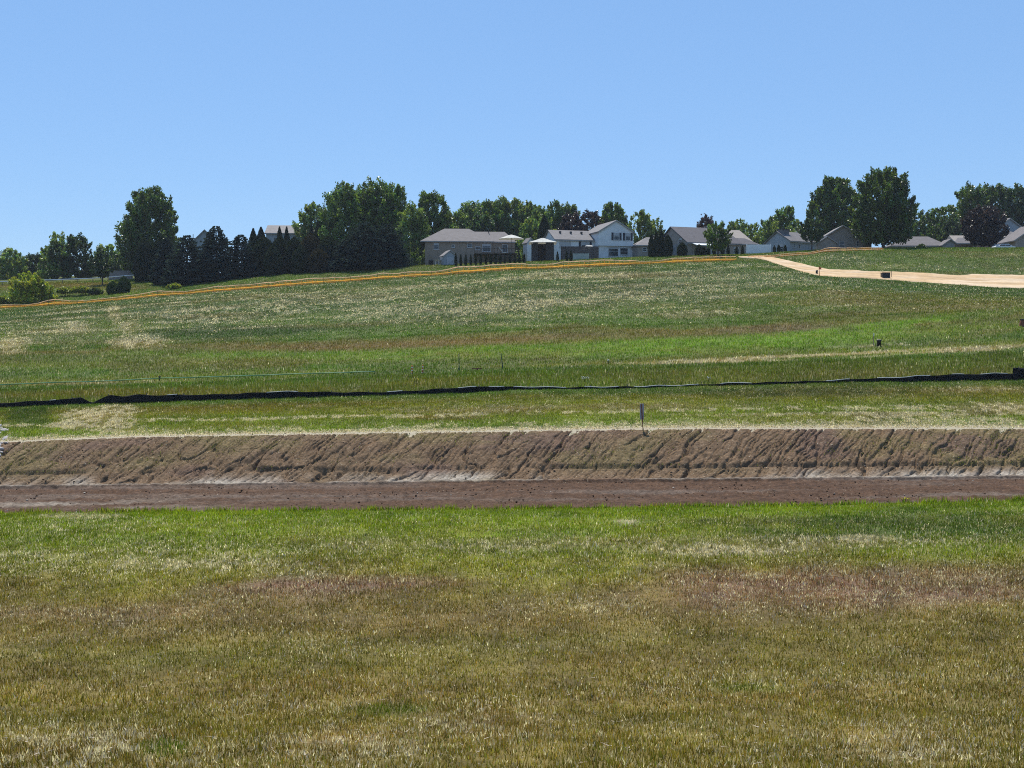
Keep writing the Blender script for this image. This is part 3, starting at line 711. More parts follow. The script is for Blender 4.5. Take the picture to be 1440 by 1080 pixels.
# ------------------------------------------------------------------ materials of the built things
M_black = surf_mat("silt_fabric", (0.009, 0.009, 0.009), 0.85, .4, 2.5, spec=.12)
M_glint_rim = surf_mat("pale_glint_rim", (0.5, 0.5, 0.48), 0.6, .3, 6)  # pale grey for the painted sun glints on the cloth, also the wheel rims
M_stake = surf_mat("weathered_stake", (0.13, 0.11, 0.09), 0.9, .3, 8)
M_metal = surf_mat("dark_metal", (0.05, 0.045, 0.042), 0.55, .3, 8, spec=.5)
M_green = surf_mat("green_hose", (0.09, 0.26, 0.10), 0.45, .25, 3)
M_orange = net_mat("orange_net", (0.72, 0.33, 0.05), .6)
M_amber = net_mat("amber_band", (0.95, 0.66, 0.20), .65)
M_pink = net_mat("faded_net", (0.90, 0.72, 0.52), .6)
M_white = surf_mat("white_paint", (0.74, 0.74, 0.72), 0.5, .06, 2)
M_canvas = net_mat("canvas", (0.72, 0.70, 0.64), .35)
M_board = surf_mat("grey_board", (0.24, 0.21, 0.20), 0.8, .25, 6)
M_deck = surf_mat("deck_timber", (0.10, 0.075, 0.06), 0.8, .3, 5)
M_shadeCloth = surf_mat("brown_curtain", (0.06, 0.05, 0.045), 0.9, .3, 4)
M_tan = striped_mat("tan_siding", (0.275, 0.215, 0.165), 0.2)
M_wside = striped_mat("white_siding", (0.66, 0.67, 0.68), 0.2, dark=.86)
M_blue = striped_mat("blue_grey_siding", (0.30, 0.33, 0.36), 0.2)
M_grey = striped_mat("grey_siding", (0.24, 0.24, 0.25), 0.2)
M_beige = striped_mat("beige_siding", (0.29, 0.25, 0.215), 0.2)
M_roofT = striped_mat("tan_shingle", (0.135, 0.12, 0.118), 0.17, axis='Y', dark=.85, var=.16)
M_roofG = striped_mat("grey_shingle", (0.16, 0.148, 0.146), 0.17, axis='Y', dark=.85, var=.16)
M_roofD = striped_mat("dark_shingle", (0.075, 0.07, 0.078), 0.17, axis='Y', dark=.85, var=.16)
M_roofL = striped_mat("light_shingle", (0.19, 0.175, 0.168), 0.17, axis='Y', dark=.85, var=.16)
M_fascia = surf_mat("fascia", (0.30, 0.28, 0.27), .6, .1, 2)
M_shutter = surf_mat("dark_shutter", (0.02, 0.025, 0.04), .6, .2, 3)
M_frame = surf_mat("window_frame", (0.42, 0.42, 0.41), .5, .05, 2)
M_glass = glass_mat("window_glass")
M_blind = surf_mat("window_blind", (0.38, 0.39, 0.41), .7, .08, 4)
M_brick = surf_mat("chimney_face", (0.16, 0.15, 0.15), .9, .2, 6)
M_wood = striped_mat("fence_board", (0.17, 0.115, 0.085), 0.15, axis='X', dark=.6)
M_wood2 = striped_mat("grey_fence_board", (0.075, 0.06, 0.055), 0.15, axis='X', dark=.6)
M_vinyl = striped_mat("vinyl_board", (0.80, 0.80, 0.80), 0.15, axis='X', dark=.9)
M_rust = surf_mat("rust", (0.20, 0.07, 0.035), .9, .35, 7)
M_dark = surf_mat("black_plastic", (0.014, 0.014, 0.015), .5, .3, 5)
M_org = surf_mat("orange_plastic", (0.75, 0.16, 0.05), .5, .1, 5)
M_rock = surf_mat("riprap_stone", (0.36, 0.33, 0.31), .95, .35, 3, bump=.4)
M_car = surf_mat("car_paint", (0.75, 0.75, 0.76), .25, .03, 1, spec=.5)
M_rubber = surf_mat("rubber", (0.02, 0.02, 0.02), .8, .2, 8)

def path_world(pts, Y=None):
    out = []
    for p in pts:
        g = ground_at(p[0], p[1]); out.append(g)
    return np.array(out)

def resample(P, step):
    d = np.concatenate([[0], np.cumsum(np.linalg.norm(np.diff(P[:, :2], axis=0), axis=1))])
    s = np.arange(0, d[-1], step)
    return np.stack([np.interp(s, d, P[:, k]) for k in range(P.shape[1])], 1), s

# ------------------------------------------------------------------ black silt fence
def silt_fence(name, label, base, top, post_gap, glint_spots, seed=1):
    """base/top: photo rows of the cloth along the fence line."""
    cols = np.array([b[0] for b in base], float)
    W = []
    for c_ in cols:
        b_ = np.interp(c_, cols, [b[1] for b in base]); t_ = np.interp(c_, [t[0] for t in top], [t[1] for t in top])
        x, Y, z = at(c_, b_, 92.0); W.append((float(x), 92.0, (b_ - t_) / FPX * 92.0 * .92))
    P, s = resample(np.array(W), 0.25)
    x, hgt = P[:, 0], np.maximum(P[:, 2], .16)
    y = np.interp(x, ZL[8][0], ZL[8][1]) + .10 * np.sin(s * 2 * math.pi / post_gap) + (fbm(s * .25, s * 0, seed, 3) - .5) * .5
    z = land(x, y)[0]
    sag = .045 * (1 - np.cos(s * 2 * math.pi / post_gap)) / 2 + (fbm(s * .9, s * 0, seed + 3, 2) - .5) * .05
    root = empty(name, (float(x[0]), float(y[0]), float(z[0]))); off = np.array((x[0], y[0], z[0]))
    levels = np.linspace(0, 1, 7)
    V = []
    for lv in levels:
        bul = .05 * math.sin(lv * math.pi) * np.sin(s * 2 * math.pi / post_gap * 2 + 1) + (fbm(s * .8, s * 0 + lv * 3, seed + 9, 2) - .5) * .1
        V.append(np.stack([x, y + bul, z - .06 + (hgt - sag + .06) * lv], 1) - off)
    V = np.array(V); n = len(x)
    ii = np.arange(7 * n).reshape(7, n)
    F = np.stack([ii[:-1, :-1], ii[:-1, 1:], ii[1:, 1:], ii[1:, :-1]], -1).reshape(-1, 4)
    o = link("fabric", np_mesh("fabric", V.reshape(-1, 3), F), M_black, root, True)
    sm = o.modifiers.new("thickness", 'SOLIDIFY'); sm.thickness = .008
    # sun glints along the folded top edge, painted as pale tubes
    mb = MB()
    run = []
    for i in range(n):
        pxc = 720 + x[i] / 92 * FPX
        on = any(a <= pxc <= b for a, b in glint_spots)
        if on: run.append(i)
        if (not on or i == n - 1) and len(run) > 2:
            q = V[-1][run] ; mb.tube([tuple(p + np.array((0, -.015, .005))) for p in q], .03, 5); mb.build('painted_glint', M_glint_rim, root, True); mb = MB(); run = []
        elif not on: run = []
    first = None
    for k in range(int(s[-1] / post_gap) + 1):
        i = int(np.argmin(np.abs(s - (k * post_gap + .25 * post_gap))))
        hp = float(hgt[i]) + .1
        loc = (float(x[i] - off[0]), float(y[i] - off[1] + .08), float(z[i] - off[2]))
        if first is None:
            m = MB().box(-.022, .022, -.022, .022, -.5, .62); m.add([(-.022, -.022, .62), (.022, -.022, .62), (.022, .022, .62), (-.022, .022, .62), (0, 0, .66)], [(0, 1, 4), (1, 2, 4), (2, 3, 4), (3, 0, 4)])
            c = first = m.build("stake", M_stake, root)
        else:
            c = first.copy(); COL.objects.link(c); c.parent = root
        c.location = loc; c.scale = (1, 1, max(.5, hp / .66))
        c.rotation_euler = (rng.normal(0, .03), rng.normal(0, .03), 0)
    return tag(root, label, "fence")

SB = [(-120, 580), (0, 574), (100, 568.5), (200, 566.5), (300, 563), (500, 557.5), (650, 553), (720, 548), (860, 546.5), (1000, 543), (1100, 540), (1200, 537.5), (1300, 536.5), (1440, 534)]
ST = [(-120, 572), (0, 566), (60, 562.5), (100, 559.5), (113, 556.5), (124, 562), (131, 566), (140, 561), (155, 553), (175, 555.5), (195, 552.5), (215, 554.5), (260, 554), (300, 554), (400, 549.5), (480, 551), (560, 550), (650, 544), (685, 541.5), (720, 543), (800, 544), (860, 543), (960, 541.5), (1000, 539.5), (1080, 536), (1160, 534.5), (1230, 531.5), (1300, 527.5), (1340, 525.5), (1440, 523.5)]
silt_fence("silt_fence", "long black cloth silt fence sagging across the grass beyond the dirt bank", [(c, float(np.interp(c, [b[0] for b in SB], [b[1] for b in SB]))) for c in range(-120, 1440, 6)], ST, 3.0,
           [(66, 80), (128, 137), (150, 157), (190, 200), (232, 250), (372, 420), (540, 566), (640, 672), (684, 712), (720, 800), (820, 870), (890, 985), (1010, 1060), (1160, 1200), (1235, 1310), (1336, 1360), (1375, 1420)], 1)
silt_fence("silt_fence", "taller short section of black silt fence past the end of the long one", [(1426, 536), (1460, 535), (1560, 533)], [(1426, 518), (1445, 517.5), (1560, 516)], 2.4, [], 5)

# ------------------------------------------------------------------ green hose across the swale
HP = path_world([(-90, 549), (0, 544), (60, 542.5), (120, 540.5), (170, 538.5), (230, 535.5), (300, 533.5), (380, 531), (430, 529), (480, 527.5), (535, 525.5)])
HP, hs_ = resample(HP, .5)
hy = HP[:, 1] + (fbm(hs_ * .2, hs_ * 0, 12, 3) - .5) * .6
hz = land(HP[:, 0], hy)[0] + .24
mb = MB(); mb.tube(list(zip(HP[:, 0], hy, hz)), .045, 7)
tag(mb.build("hose", M_green, smooth=True), "long bright green hose lying across the tall grass", "hose")

# ------------------------------------------------------------------ orange safety fence
def safety_fence(label, base, top, mats, post_gap=4.5, rot=0.0, seed=3):
    P = []
    for (c_, r_) in base:
        g = ground_at(c_, r_); t_ = np.interp(c_, [t[0] for t in top], [t[1] for t in top])
        P.append((g[0], g[1], max(.25, (r_ - t_) / FPX * g[1])))
    P = np.array(P); P, s = resample(P, .3)
    x, y, hgt = P[:, 0], P[:, 1], P[:, 2]
    z = land(x, y)[0] + .02; n = len(x)
    off = np.array((x[0], y[0], z[0])); root = empty("safety_fence", tuple(off))
    wav = (fbm(s * .22, s * 0, seed, 3) - .5) * .9
    y = y + (fbm(s * .15, s * 0, seed + 2, 2) - .5) * .5
    topz = hgt * (1 + wav)
    def ribbon(name, a, b, mat, dy=0., thick=.012):
        lv = np.linspace(a, b, 4); V = []
        for l_ in lv:
            V.append(np.stack([x, y + dy + (fbm(s * .7, s * 0 + l_ * 2, seed + 5, 2) - .5) * .12, z + topz * l_], 1) - off)
        V = np.array(V); ii = np.arange(4 * n).reshape(4, n)
        F = np.stack([ii[:-1, :-1], ii[:-1, 1:], ii[1:, 1:], ii[1:, :-1]], -1).reshape(-1, 4)
        o = link(name, np_mesh(name, V.reshape(-1, 3), F), mat, root, True)
        m_ = o.modifiers.new("thickness", 'SOLIDIFY'); m_.thickness = thick
        return o
    ribbon("lower_band", .20, .44, mats[0], -.03, .02)
    ribbon("upper_band", .84, 1.0, mats[1], 0, .02)
    # open net between the bands: thin strands both ways
    mb = MB(); step = 2
    for l_ in (.08, .62):
        idx = range(0, n, step)
        mb.tube([(x[i] - off[0], y[i] - off[1], z[i] + topz[i] * l_ - off[2]) for i in idx], .024, 4)
    for i in range(0, n, 3):
        mb.add([(x[i] - off[0] - .022, y[i] - off[1], z[i] - off[2]), (x[i] - off[0] + .022, y[i] - off[1], z[i] - off[2]),
                (x[i] - off[0] + .022, y[i] - off[1], z[i] + topz[i] * .9 - off[2]), (x[i] - off[0] - .022, y[i] - off[1], z[i] + topz[i] * .9 - off[2])], [(0, 1, 2, 3)])
    mb.build("netting", mats[2], root)
    pm = None
    for k in range(int(s[-1] / post_gap) + 1):
        i = min(n - 1, int(k * post_gap / .3))
        if pm is None:
            c = pm = MB().box(-.03, .03, -.02, .02, -.5, 1.0).box(-.02, .02, -.05, -.02, -.1, .95).build("post", M_stake, root)
        else:
            c = pm.copy(); COL.objects.link(c); c.parent = root
        c.location = (x[i] - off[0], y[i] - off[1] + .06, z[i] - off[2]); c.scale = (1, 1, float(topz[i]) * 1.04)
    return tag(root, label, "fence")
OB = [(-140, 444), (0, 433.5), (100, 428), (160, 423), (260, 414), (400, 403), (480, 397), (560, 391), (640, 386), (720, 379.5), (800, 377), (900, 371.5), (980, 368.5), (1042, 366.5)]
OT = [(-140, 434), (0, 427.5), (50, 427.5), (72, 422), (110, 421.5), (160, 417), (200, 412.5), (260, 409), (290, 404), (320, 401.5), (350, 400.5), (400, 395), (430, 392.5), (480, 389), (520, 386.5), (560, 383), (600, 380.5), (640, 375.5), (670, 376), (720, 370.5), (760, 370), (800, 368.5), (840, 368), (865, 365), (900, 366.5), (960, 363), (990, 360), (1042, 362)]
safety_fence("long orange safety fence with amber bands running up the grassy hillside below the houses", [(c, float(np.interp(c, [b[0] for b in OB], [b[1] for b in OB]))) for c in range(-140, 1043, 8)], OT, (M_amber, M_pink, M_orange))
OB2 = [(1052, 363), (1085, 362.5), (1112, 360), (1136, 358.3), (1160, 354.5), (1180, 353.5), (1210, 352.5), (1245, 351.5)]
OT2 = [(1052, 359), (1085, 358.5), (1112, 356), (1136, 355), (1163, 349), (1180, 349.5), (1210, 348.5), (1236, 346.5), (1245, 350)]
safety_fence("short slumped salmon coloured safety fence on the crest above the sandy road", [(c, float(np.interp(c, [b[0] for b in OB2], [b[1] for b in OB2]))) for c in range(1052, 1246, 6)], OT2, (M_pink, M_pink, M_orange), 5.0, seed=9)

# ------------------------------------------------------------------ houses
class House:
    """A house standing at a photo column; local axes in photo pixels at its distance, turned by rz."""
    def __init__(self, name, label, cat, px, base, Y, rz=0.0):
        self.k = Y / FPX
        x, _, z = at(px, base, Y)
        self.base_z = float(z); x = float(x)
        g = gz(x, Y)
        self.root = empty(name, (x, Y, float(z)), math.radians(rz))
        self.drop = max(0.0, float(z) - g) + 2.5
        tag(self.root, label, cat)
    def _m(self, *a): return [q * self.k for q in a]
    def walls(self, x0, x1, y0, y1, h, mat, rise=0, axis='x', z0=None, name="wall", shed=None):
        k = self.k; m = MB(); zb = -self.drop if z0 is None else z0 * k
        X0, X1, Y0, Y1, H, R = self._m(x0, x1, y0, y1, h, rise)
        m.box(X0, X1, Y0, Y1, zb, H)
        if rise and axis == 'y':
            xm = (X0 + X1) / 2; m.add([(X0, Y0, H), (X1, Y0, H), (xm, Y0, H + R), (X0, Y1, H), (X1, Y1, H), (xm, Y1, H + R)], [(0, 1, 2), (4, 3, 5), (1, 4, 5, 2), (3, 0, 2, 5)])
        elif rise:
            ym = (Y0 + Y1) / 2; m.add([(X0, Y0, H), (X0, Y1, H), (X0, ym, H + R), (X1, Y0, H), (X1, Y1, H), (X1, ym, H + R)], [(1, 0, 2), (3, 4, 5), (0, 3, 5, 2), (4, 1, 2, 5)])
        return m.build(name, mat, self.root)
    def gable_roof(self, x0, x1, y0, y1, h, rise, axis, mat, ov=2.5, th=1.4, name="roof", chimney=None):
        X0, X1, Y0, Y1, H, R, O, T = self._m(x0, x1, y0, y1, h, rise, ov, th); m = MB()
        if axis == 'x':
            ym = (Y0 + Y1) / 2; sl = R / (ym - Y0); d = O * sl
            a, b = X0 - O, X1 + O
            m.slab([(a, Y0 - O, H - d + T), (b, Y0 - O, H - d + T), (b, ym, H + R + T), (a, ym, H + R + T)], T)
            m.slab([(b, Y1 + O, H - d + T), (a, Y1 + O, H - d + T), (a, ym, H + R + T), (b, ym, H + R + T)], T)
            fb = MB().box(a + .01, b - .01, Y0 - O - .03, Y0 - O - .003, H - d - .12, H - d + T * .6)
        else:
            xm = (X0 + X1) / 2; sl = R / (xm - X0); d = O * sl
            a, b = Y0 - O, Y1 + O
            m.slab([(X0 - O, b, H - d + T), (X0 - O, a, H - d + T), (xm, a, H + R + T), (xm, b, H + R + T)], T)
            m.slab([(X1 + O, a, H - d + T), (X1 + O, b, H - d + T), (xm, b, H + R + T), (xm, a, H + R + T)], T)
            fb = MB()
            w = .22
            fb.add([(X0 - O, a - .03, H - d - w * .3), (xm, a - .03, H + R - w * .3), (X1 + O, a - .03, H - d - w * .3), (X1 + O, a - .03, H - d + T), (xm, a - .03, H + R + T), (X0 - O, a - .03, H - d + T),
                    (X0 - O, a - .003, H - d - w * .3), (xm, a - .003, H + R - w * .3), (X1 + O, a - .003, H - d - w * .3), (X1 + O, a - .003, H - d + T), (xm, a - .003, H + R + T), (X0 - O, a - .003, H - d + T)],
                   [(0, 1, 4, 5), (1, 2, 3, 4), (7, 6, 11, 10), (8, 7, 10, 9), (0, 6, 7, 1), (1, 7, 8, 2), (2, 8, 9, 3), (3, 9, 10, 4), (4, 10, 11, 5), (5, 11, 6, 0)])
        r = m.build(name, mat, self.root)
        fb.build("fascia", M_fascia, r)
        return r
    def hip_roof(self, x0, x1, y0, y1, h, rise, mat, hipl=None, hipr=None, ov=2.5, th=1.2, name="roof"):
        X0, X1, Y0, Y1, H, R, O, T = self._m(x0, x1, y0, y1, h, rise, ov, th)
        ym = (Y0 + Y1) / 2; a, b, c, d = X0 - O, X1 + O, Y0 - O, Y1 + O
        l_ = a + (hipl * self.k if hipl is not None else (ym - c)); r_ = b - (hipr * self.k if hipr is not None else (ym - c))
        m = MB()
        m.add([(a, c, H), (b, c, H), (b, d, H), (a, d, H), (l_, ym, H + R), (r_, ym, H + R), (a, c, H - T), (b, c, H - T), (b, d, H - T), (a, d, H - T)],
              [(0, 1, 5, 4), (1, 2, 5), (2, 3, 4, 5), (3, 0, 4), (0, 6, 7, 1), (1, 7, 8, 2), (2, 8, 9, 3), (3, 9, 6, 0), (9, 8, 7, 6)])
        r = m.build(name, mat, self.root)
        MB().box(a + .01, b - .01, c - .03, c - .003, H - T - .05, H - .02).build("fascia", M_fascia, r)
        return r
    def window(self, x, z, w, h, y, side='front', pane=None, shutters=False, blind=0.0):
        """Window centred at x, bottom z; lies on the front (y) or on the left end (x = y)."""
        k = self.k; W, Hh = w * k, h * k; t = .09
        m = MB().box(-W / 2, -W / 2 + t, -.05, .06, 0, Hh).box(W / 2 - t, W / 2, -.05, .06, 0, Hh).box(-W / 2 + t, W / 2 - t, -.048, .06, 0, t).box(-W / 2 + t, W / 2 - t, -.048, .06, Hh - t, Hh)
        m.box(-W / 2 + t, W / 2 - t, -.045, .06, Hh * .5 - .03, Hh * .5 + .03)
        m.box(-W / 2 - .06, W / 2 + .06, -.09, .06, -.08, -.002)
        o = m.build("window", M_frame, self.root)
        zc = Hh * (1 - blind)
        p = MB().box(-W / 2 + t + .003, W / 2 - t - .003, -.02, .05, t + .003, min(zc, Hh - t - .003)).build("pane", pane or M_glass, o)
        if blind: MB().box(-W / 2 + t + .003, W / 2 - t - .003, -.03, .05, zc + .004, Hh - t - .003).build("blind", M_blind, o)
        if shutters:
            for sg in (-1, 1):
                sx = sg * (W / 2 + .08 + .2)
                ms = MB().box(sx - .2, sx + .2, -.06, .03, -.02, Hh + .02)
                for q in range(8): ms.box(sx - .16, sx + .16, -.075, -.058, .05 + q * Hh / 8, .05 + q * Hh / 8 + Hh / 12)
                ms.build("shutter", M_shutter, o)
        if side == 'front': o.location = (x * k, y * k - .003, z * k)
        elif side == 'left': o.location = (y * k - .003, x * k, z * k); o.rotation_euler = (0, 0, -math.pi / 2)
        return o
    def box(self, name, mat, x0, x1, y0, y1, z0, z1, parent=None):
        return MB().box(*self._m(x0, x1, y0, y1, z0, z1)).build(name, mat, parent or self.root)
    def vent(self, x, y, z, r=None, h=5):
        X, Y_, Z, Hh = self._m(x, y, z, h)
        return MB().tube([(X, Y_, Z - .4), (X, Y_, Z + Hh)], .08, 8).build("vent_pipe", M_metal, self.root)

# tan ranch house
H = House("ranch_house", "low tan ranch house with a broad hipped grey roof behind a row of small evergreens", "house", 660, 371.5, 217, 4)
H.walls(-62, 32, 0, 74, 31.5, M_tan); H.hip_roof(-66, 32, 0, 74, 32, 21, M_roofT, 34, 34)
H.walls(32.2, 64, 2, 58, 31.3, M_tan); H.hip_roof(-10, 63, 2, 58, 31.8, 16.5, M_roofT, 20, 14)
H.window(-46, 20.5, 7.5, 9, 0, blind=.35); H.window(-22.5, 23, 4.5, 4.2, 0); H.window(.5, 23, 7, 5.5, 0)
H.window(12, 20, 7, 5, 0); H.window(24, 17.5, 12, 11, 0, blind=.3)
H.window(50, 17, 8, 11, 2)
H.vent(-27, 24, 41, h=3); H.vent(28.5, 26, 44, h=8)
d = H.box("deck", M_deck, 6, 66, -26, -.05, 12.5, 14)
MB_ = MB()
for q in range(0, 61, 4): MB_.box(*H._m(6 + q, 6.5 + q, -26, -25.5, 14.02, 20))
MB_.box(*H._m(6, 66.6, -26.2, -25.3, 20.02, 20.8)); MB_.build("railing", M_deck, d)
for q in (8, 27, 46, 64): H.box("post", M_deck, q - .6, q + .6, -25, -23.8, -14, 12.4, d)
st = MB()
for q in range(5): st.box(*H._m(66.2 + q * 2, 68.1 + q * 2, -20, -12, 11 - q * 2.3, 12 - q * 2.3))
st.build("stair", M_deck, d)

def umbrella(name, label, px, apex, base_row, Y, wid, rise, square=True, pole_off=0.0, tilt=0.0, tiltx=0.0):
    k = Y / FPX; x, _, z = at(px, apex, Y); zb = float(at(px, base_row, Y)[2]); x = float(x); z = float(z)
    root = empty(name, (x, Y, zb)); hh = z - zb; W = wid * k / 2; R = rise * k
    n = 8; m = MB(); prof = [(.05, R), (W * .33, R * .74), (W * .66, R * .36), (W, 0)]
    for r, zz in prof:
        for j in range(n):
            a = 2 * math.pi * (j + .5) / n; rr = r * (1.0 if not square else 1 / max(abs(math.cos(a)), abs(math.sin(a))) * .92)
            m.v.append((rr * math.cos(a), rr * math.sin(a), zz))
    for i in range(3):
        for j in range(n): m.f.append((i * n + (j + 1) % n, i * n + j, (i + 1) * n + j, (i + 1) * n + (j + 1) % n))
    m.f.append(tuple(range(n)))
    c = m.build("canopy", M_canvas, root); c.location = (0, 0, hh - R); c.rotation_euler = (tiltx, tilt, 0)
    sm = c.modifiers.new("thickness", 'SOLIDIFY'); sm.thickness = .03
    ribs = MB()
    for j in range(n):
        a = 2 * math.pi * (j + .5) / n; rr = W * (1 if not square else 1 / max(abs(math.cos(a)), abs(math.sin(a))) * .92)
        ribs.tube([(0, 0, R * .9 - .06), (rr * math.cos(a), rr * math.sin(a), -.03)], .015, 4)
    ribs.build("rib", M_metal, c)
    MB().tube([(pole_off, 0, 0), (pole_off, 0, hh - R * .3 - .05)], .035, 8).lathe([(.3, 0), (.3, .06), (.05, .1)], 12, (pole_off, 0, 0)).build("pole", M_metal, root)
    return tag(root, label, "umbrella")
umbrella("patio_umbrella", "wide cream patio umbrella open over the deck of the tan ranch house", 719, 330, 357, 212, 38, 6)
umbrella("patio_umbrella", "small tilted white umbrella open beside the white two storey house", 826, 344.5, 361, 213, 17, 4, square=False, tilt=-.35, tiltx=.25)

# small backyard shed
H = House("garden_shed", "small grey garden shed with a bright roof slope against the tan ranch house", "shed", 633, 371.5, 208, 22)
H.walls(-9, 9, 0, 16, 12, M_blue, 7, 'y'); H.gable_roof(-9, 9, 0, 16, 12, 7, 'y', M_roofL, 1.5, .8)
dd = H.box("door", M_blind, -5, 5, -.6, -.1, -6, 9.5); H.box("handle", M_metal, 3.3, 3.8, -1.1, -.62, 3, 5, dd)
# play slide
Hs = House("play_slide", "short pale play slide leaning down from the deck of the tan house", "slide", 702, 357, 211, 0)
k = Hs.k
MB().slab([(-.1, -.3, 9.6 * k), (-.1, .3, 9.6 * k), (6 * k, .3, .3), (6 * k, -.3, .3)][::-1], .08).box(6 * k, 6 * k + .5, -.3, .3, .22, .3).build("chute", M_white, Hs.root)
MB().box(-.35, -.1, -.3, .3, 9 * k - .1, 9 * k).box(-.35, -.3, -.3, -.25, -1.6, 9 * k - .1).box(-.35, -.3, .25, .3, -1.6, 9 * k - .1).build("ladder", M_metal, Hs.root)
# clutter beside the ranch house
Hs = House("air_conditioner", "dark box shaped air conditioner standing by the tan house wall", "air conditioner", 606, 371.5, 211, 0)
m = MB().box(-.42, .42, -.42, .42, -.3, .72)
for q in range(7): m.box(-.38, .38, -.45, -.425, .05 + q * .09, .1 + q * .09)
m.build("casing", M_dark, Hs.root); MB().lathe([(.3, .722), (.3, .76), (.06, .78)], 14).build("fan_guard", M_metal, Hs.root)
Hs = House("patio_table", "small white patio table on the grass by the tan house", "table", 615, 371, 209, 0)
m = MB().lathe([(.62, .68), (.64, .72), (.0, .74)], 18); m.build("tabletop", M_white, Hs.root)
for q in range(4): MB().tube([(.35 * math.cos(q * 1.57 + .7), .35 * math.sin(q * 1.57 + .7), .679), (.5 * math.cos(q * 1.57 + .7), .5 * math.sin(q * 1.57 + .7), -.4)], .03, 6).build("leg", M_white, Hs.root)

# gazebo with pale canopy
Hg = House("gazebo", "square gazebo with a pale low canopy and dark curtains between two houses", "gazebo", 763, 364, 212, 0)
k = Hg.k; W = 19.5 * k
m = MB()
for r, zz in ((.2, 29 * k), (W * .45, 25.8 * k), (W, 21.8 * k)):
    m.v += [(-r, -r, zz), (r, -r, zz), (r, r, zz), (-r, r, zz)]
for i in range(2):
    for j in range(4): m.f.append((i * 4 + (j + 1) % 4, i * 4 + j, (i + 1) * 4 + j, (i + 1) * 4 + (j + 1) % 4))
m.f.append((0, 1, 2, 3))
c = m.build("canopy", M_canvas, Hg.root); sm = c.modifiers.new("thickness", 'SOLIDIFY'); sm.thickness = .05
for a in (-1, 1):
    for b in (-1, 1):
        MB().box(a * 15 * k - .06, a * 15 * k + .06, b * 15 * k - .06, b * 15 * k + .06, -2, 22.8 * k).build("post", M_metal, Hg.root)
for (x0, x1, y0, y1) in ((-14.5, 14.5, 14.6, 15.1), (-15.1, -14.6, -6, 14), (14.6, 15.1, -14, 14), (-14, -7, -15.1, -14.6), (4, 14, -15.1, -14.6)):
    mm = MB()
    if x1 - x0 > 2:
        q = np.linspace(x0, x1, 14)
        for i in range(13): mm.box(q[i] * k, q[i + 1] * k - .002, (y0 + .3 * (i % 2)) * k, (y1 + .3 * (i % 2)) * k, -1.5, 22 * k)
    else:
        q = np.linspace(y0, y1, 14)
        for i in range(13): mm.box((x0 + .3 * (i % 2)) * k, (x1 + .3 * (i % 2)) * k, q[i] * k, q[i + 1] * k - .002, -1.5, 22 * k)
    mm.build("curtain", M_shadeCloth, Hg.root)

H = House("garden_shed", "little grey roofed shed just behind the pale gazebo", "shed", 746, 358, 222, 24)
H.walls(-5, 5, 0, 14, 17, M_wside, 6, 'y'); H.gable_roof(-5, 5, 0, 14, 17, 6, 'y', M_roofG, 1.5, .8)

# white house
H = House("white_house", "white two storey house with dark shutters and a lower grey roofed wing", "house", 841, 361, 222, 16)
H.walls(0, 52, .6, 70, 15.2, M_wside, name="lower_wall"); H.walls(0, 52, -2.5, 70, 35, M_wside, 15.5, 'y', z0=15.4, name="wall")
H.gable_roof(0, 52, -2.5, 70, 35, 15.5, 'y', M_roofG, 2.2, 1.2)
H.window(26.5, 23.5, 8, 10.5, -2.5, shutters=True, blind=.4); H.window(43.5, 23.5, 7.5, 10.5, -2.5, shutters=True, blind=.4)
H.window(23, 1, 15, 13, .6, blind=.2); H.window(39, 3.5, 12, 10, .6, blind=.1)
H.walls(-58, -.2, 14, 74, 24, M_wside, 15, 'x', name="wing_wall"); H.gable_roof(-58, -1.4, 14, 74, 24, 15, 'x', M_roofG, 2, 1.1, name="wing_roof")
H.window(-44, 13, 17, 8.5, 14, pane=M_blind); H.window(-14, 14, 12, 8, 14, shutters=True, blind=.6)
for q in (-45, -29, -13): H.box("roof_vent", M_metal, q - 1.4, q + 1.4, 32, 34.5, 35, 37.5)
# privacy fence and low pale wall
def board_fence(label, px0, px1, row, top, Y, mat, rz=0, step=2.4):
    k = Y / FPX; x0 = float(at(px0, row, Y)[0]); x1 = float(at(px1, row, Y)[0]); z = float(at((px0 + px1) / 2, row, Y)[2]); h = (row - top) * k
    root = empty("board_fence", (x0, Y, z), math.radians(rz)); Ln = (x1 - x0) / math.cos(math.radians(rz)); n = max(2, round(Ln / step))
    m = MB(); nb = int(Ln / .15)
    for i in range(nb): m.box(i * .15, i * .15 + .143, 0, .02, -1.2, h - .02 * (i % 3 == 1))
    m.box(0, Ln, .022, .06, h * .25, h * .25 + .09).box(0, Ln, .022, .06, h * .8, h * .8 + .09)
    m.build("boards", mat, root)
    for i in range(n + 1): MB().box(i * Ln / n - .05, i * Ln / n + .05, .062, .16, -1.4, h + .06).build("post", mat, root)
    return tag(root, label, "fence")
board_fence("dark weathered board fence before the lower wing of the white house", 789, 842, 362, 346.5, 212, M_wood2)
board_fence("low pale fence panel at the foot of the dark weathered board fence", 806, 828, 362, 356.5, 209, surf_mat('pale_green_board', (.34, .38, .34), .8, .15, 3))
board_fence("tall white vinyl fence between the dark roofed house and the blue grey one", 1050, 1084, 359, 344, 213, M_vinyl)
board_fence("reddish board fence under the purple tree on the crest", 1343, 1368, 351, 343.5, 226, M_wood)
board_fence("faded pink board fence just past the reddish one", 1376, 1395, 351, 345, 228, surf_mat("pink_board", (.35, .22, .2), .9, .2, 3))
board_fence("grey board fence behind the white rail among the trees", 153, 186, 387, 380.5, 236, M_board)

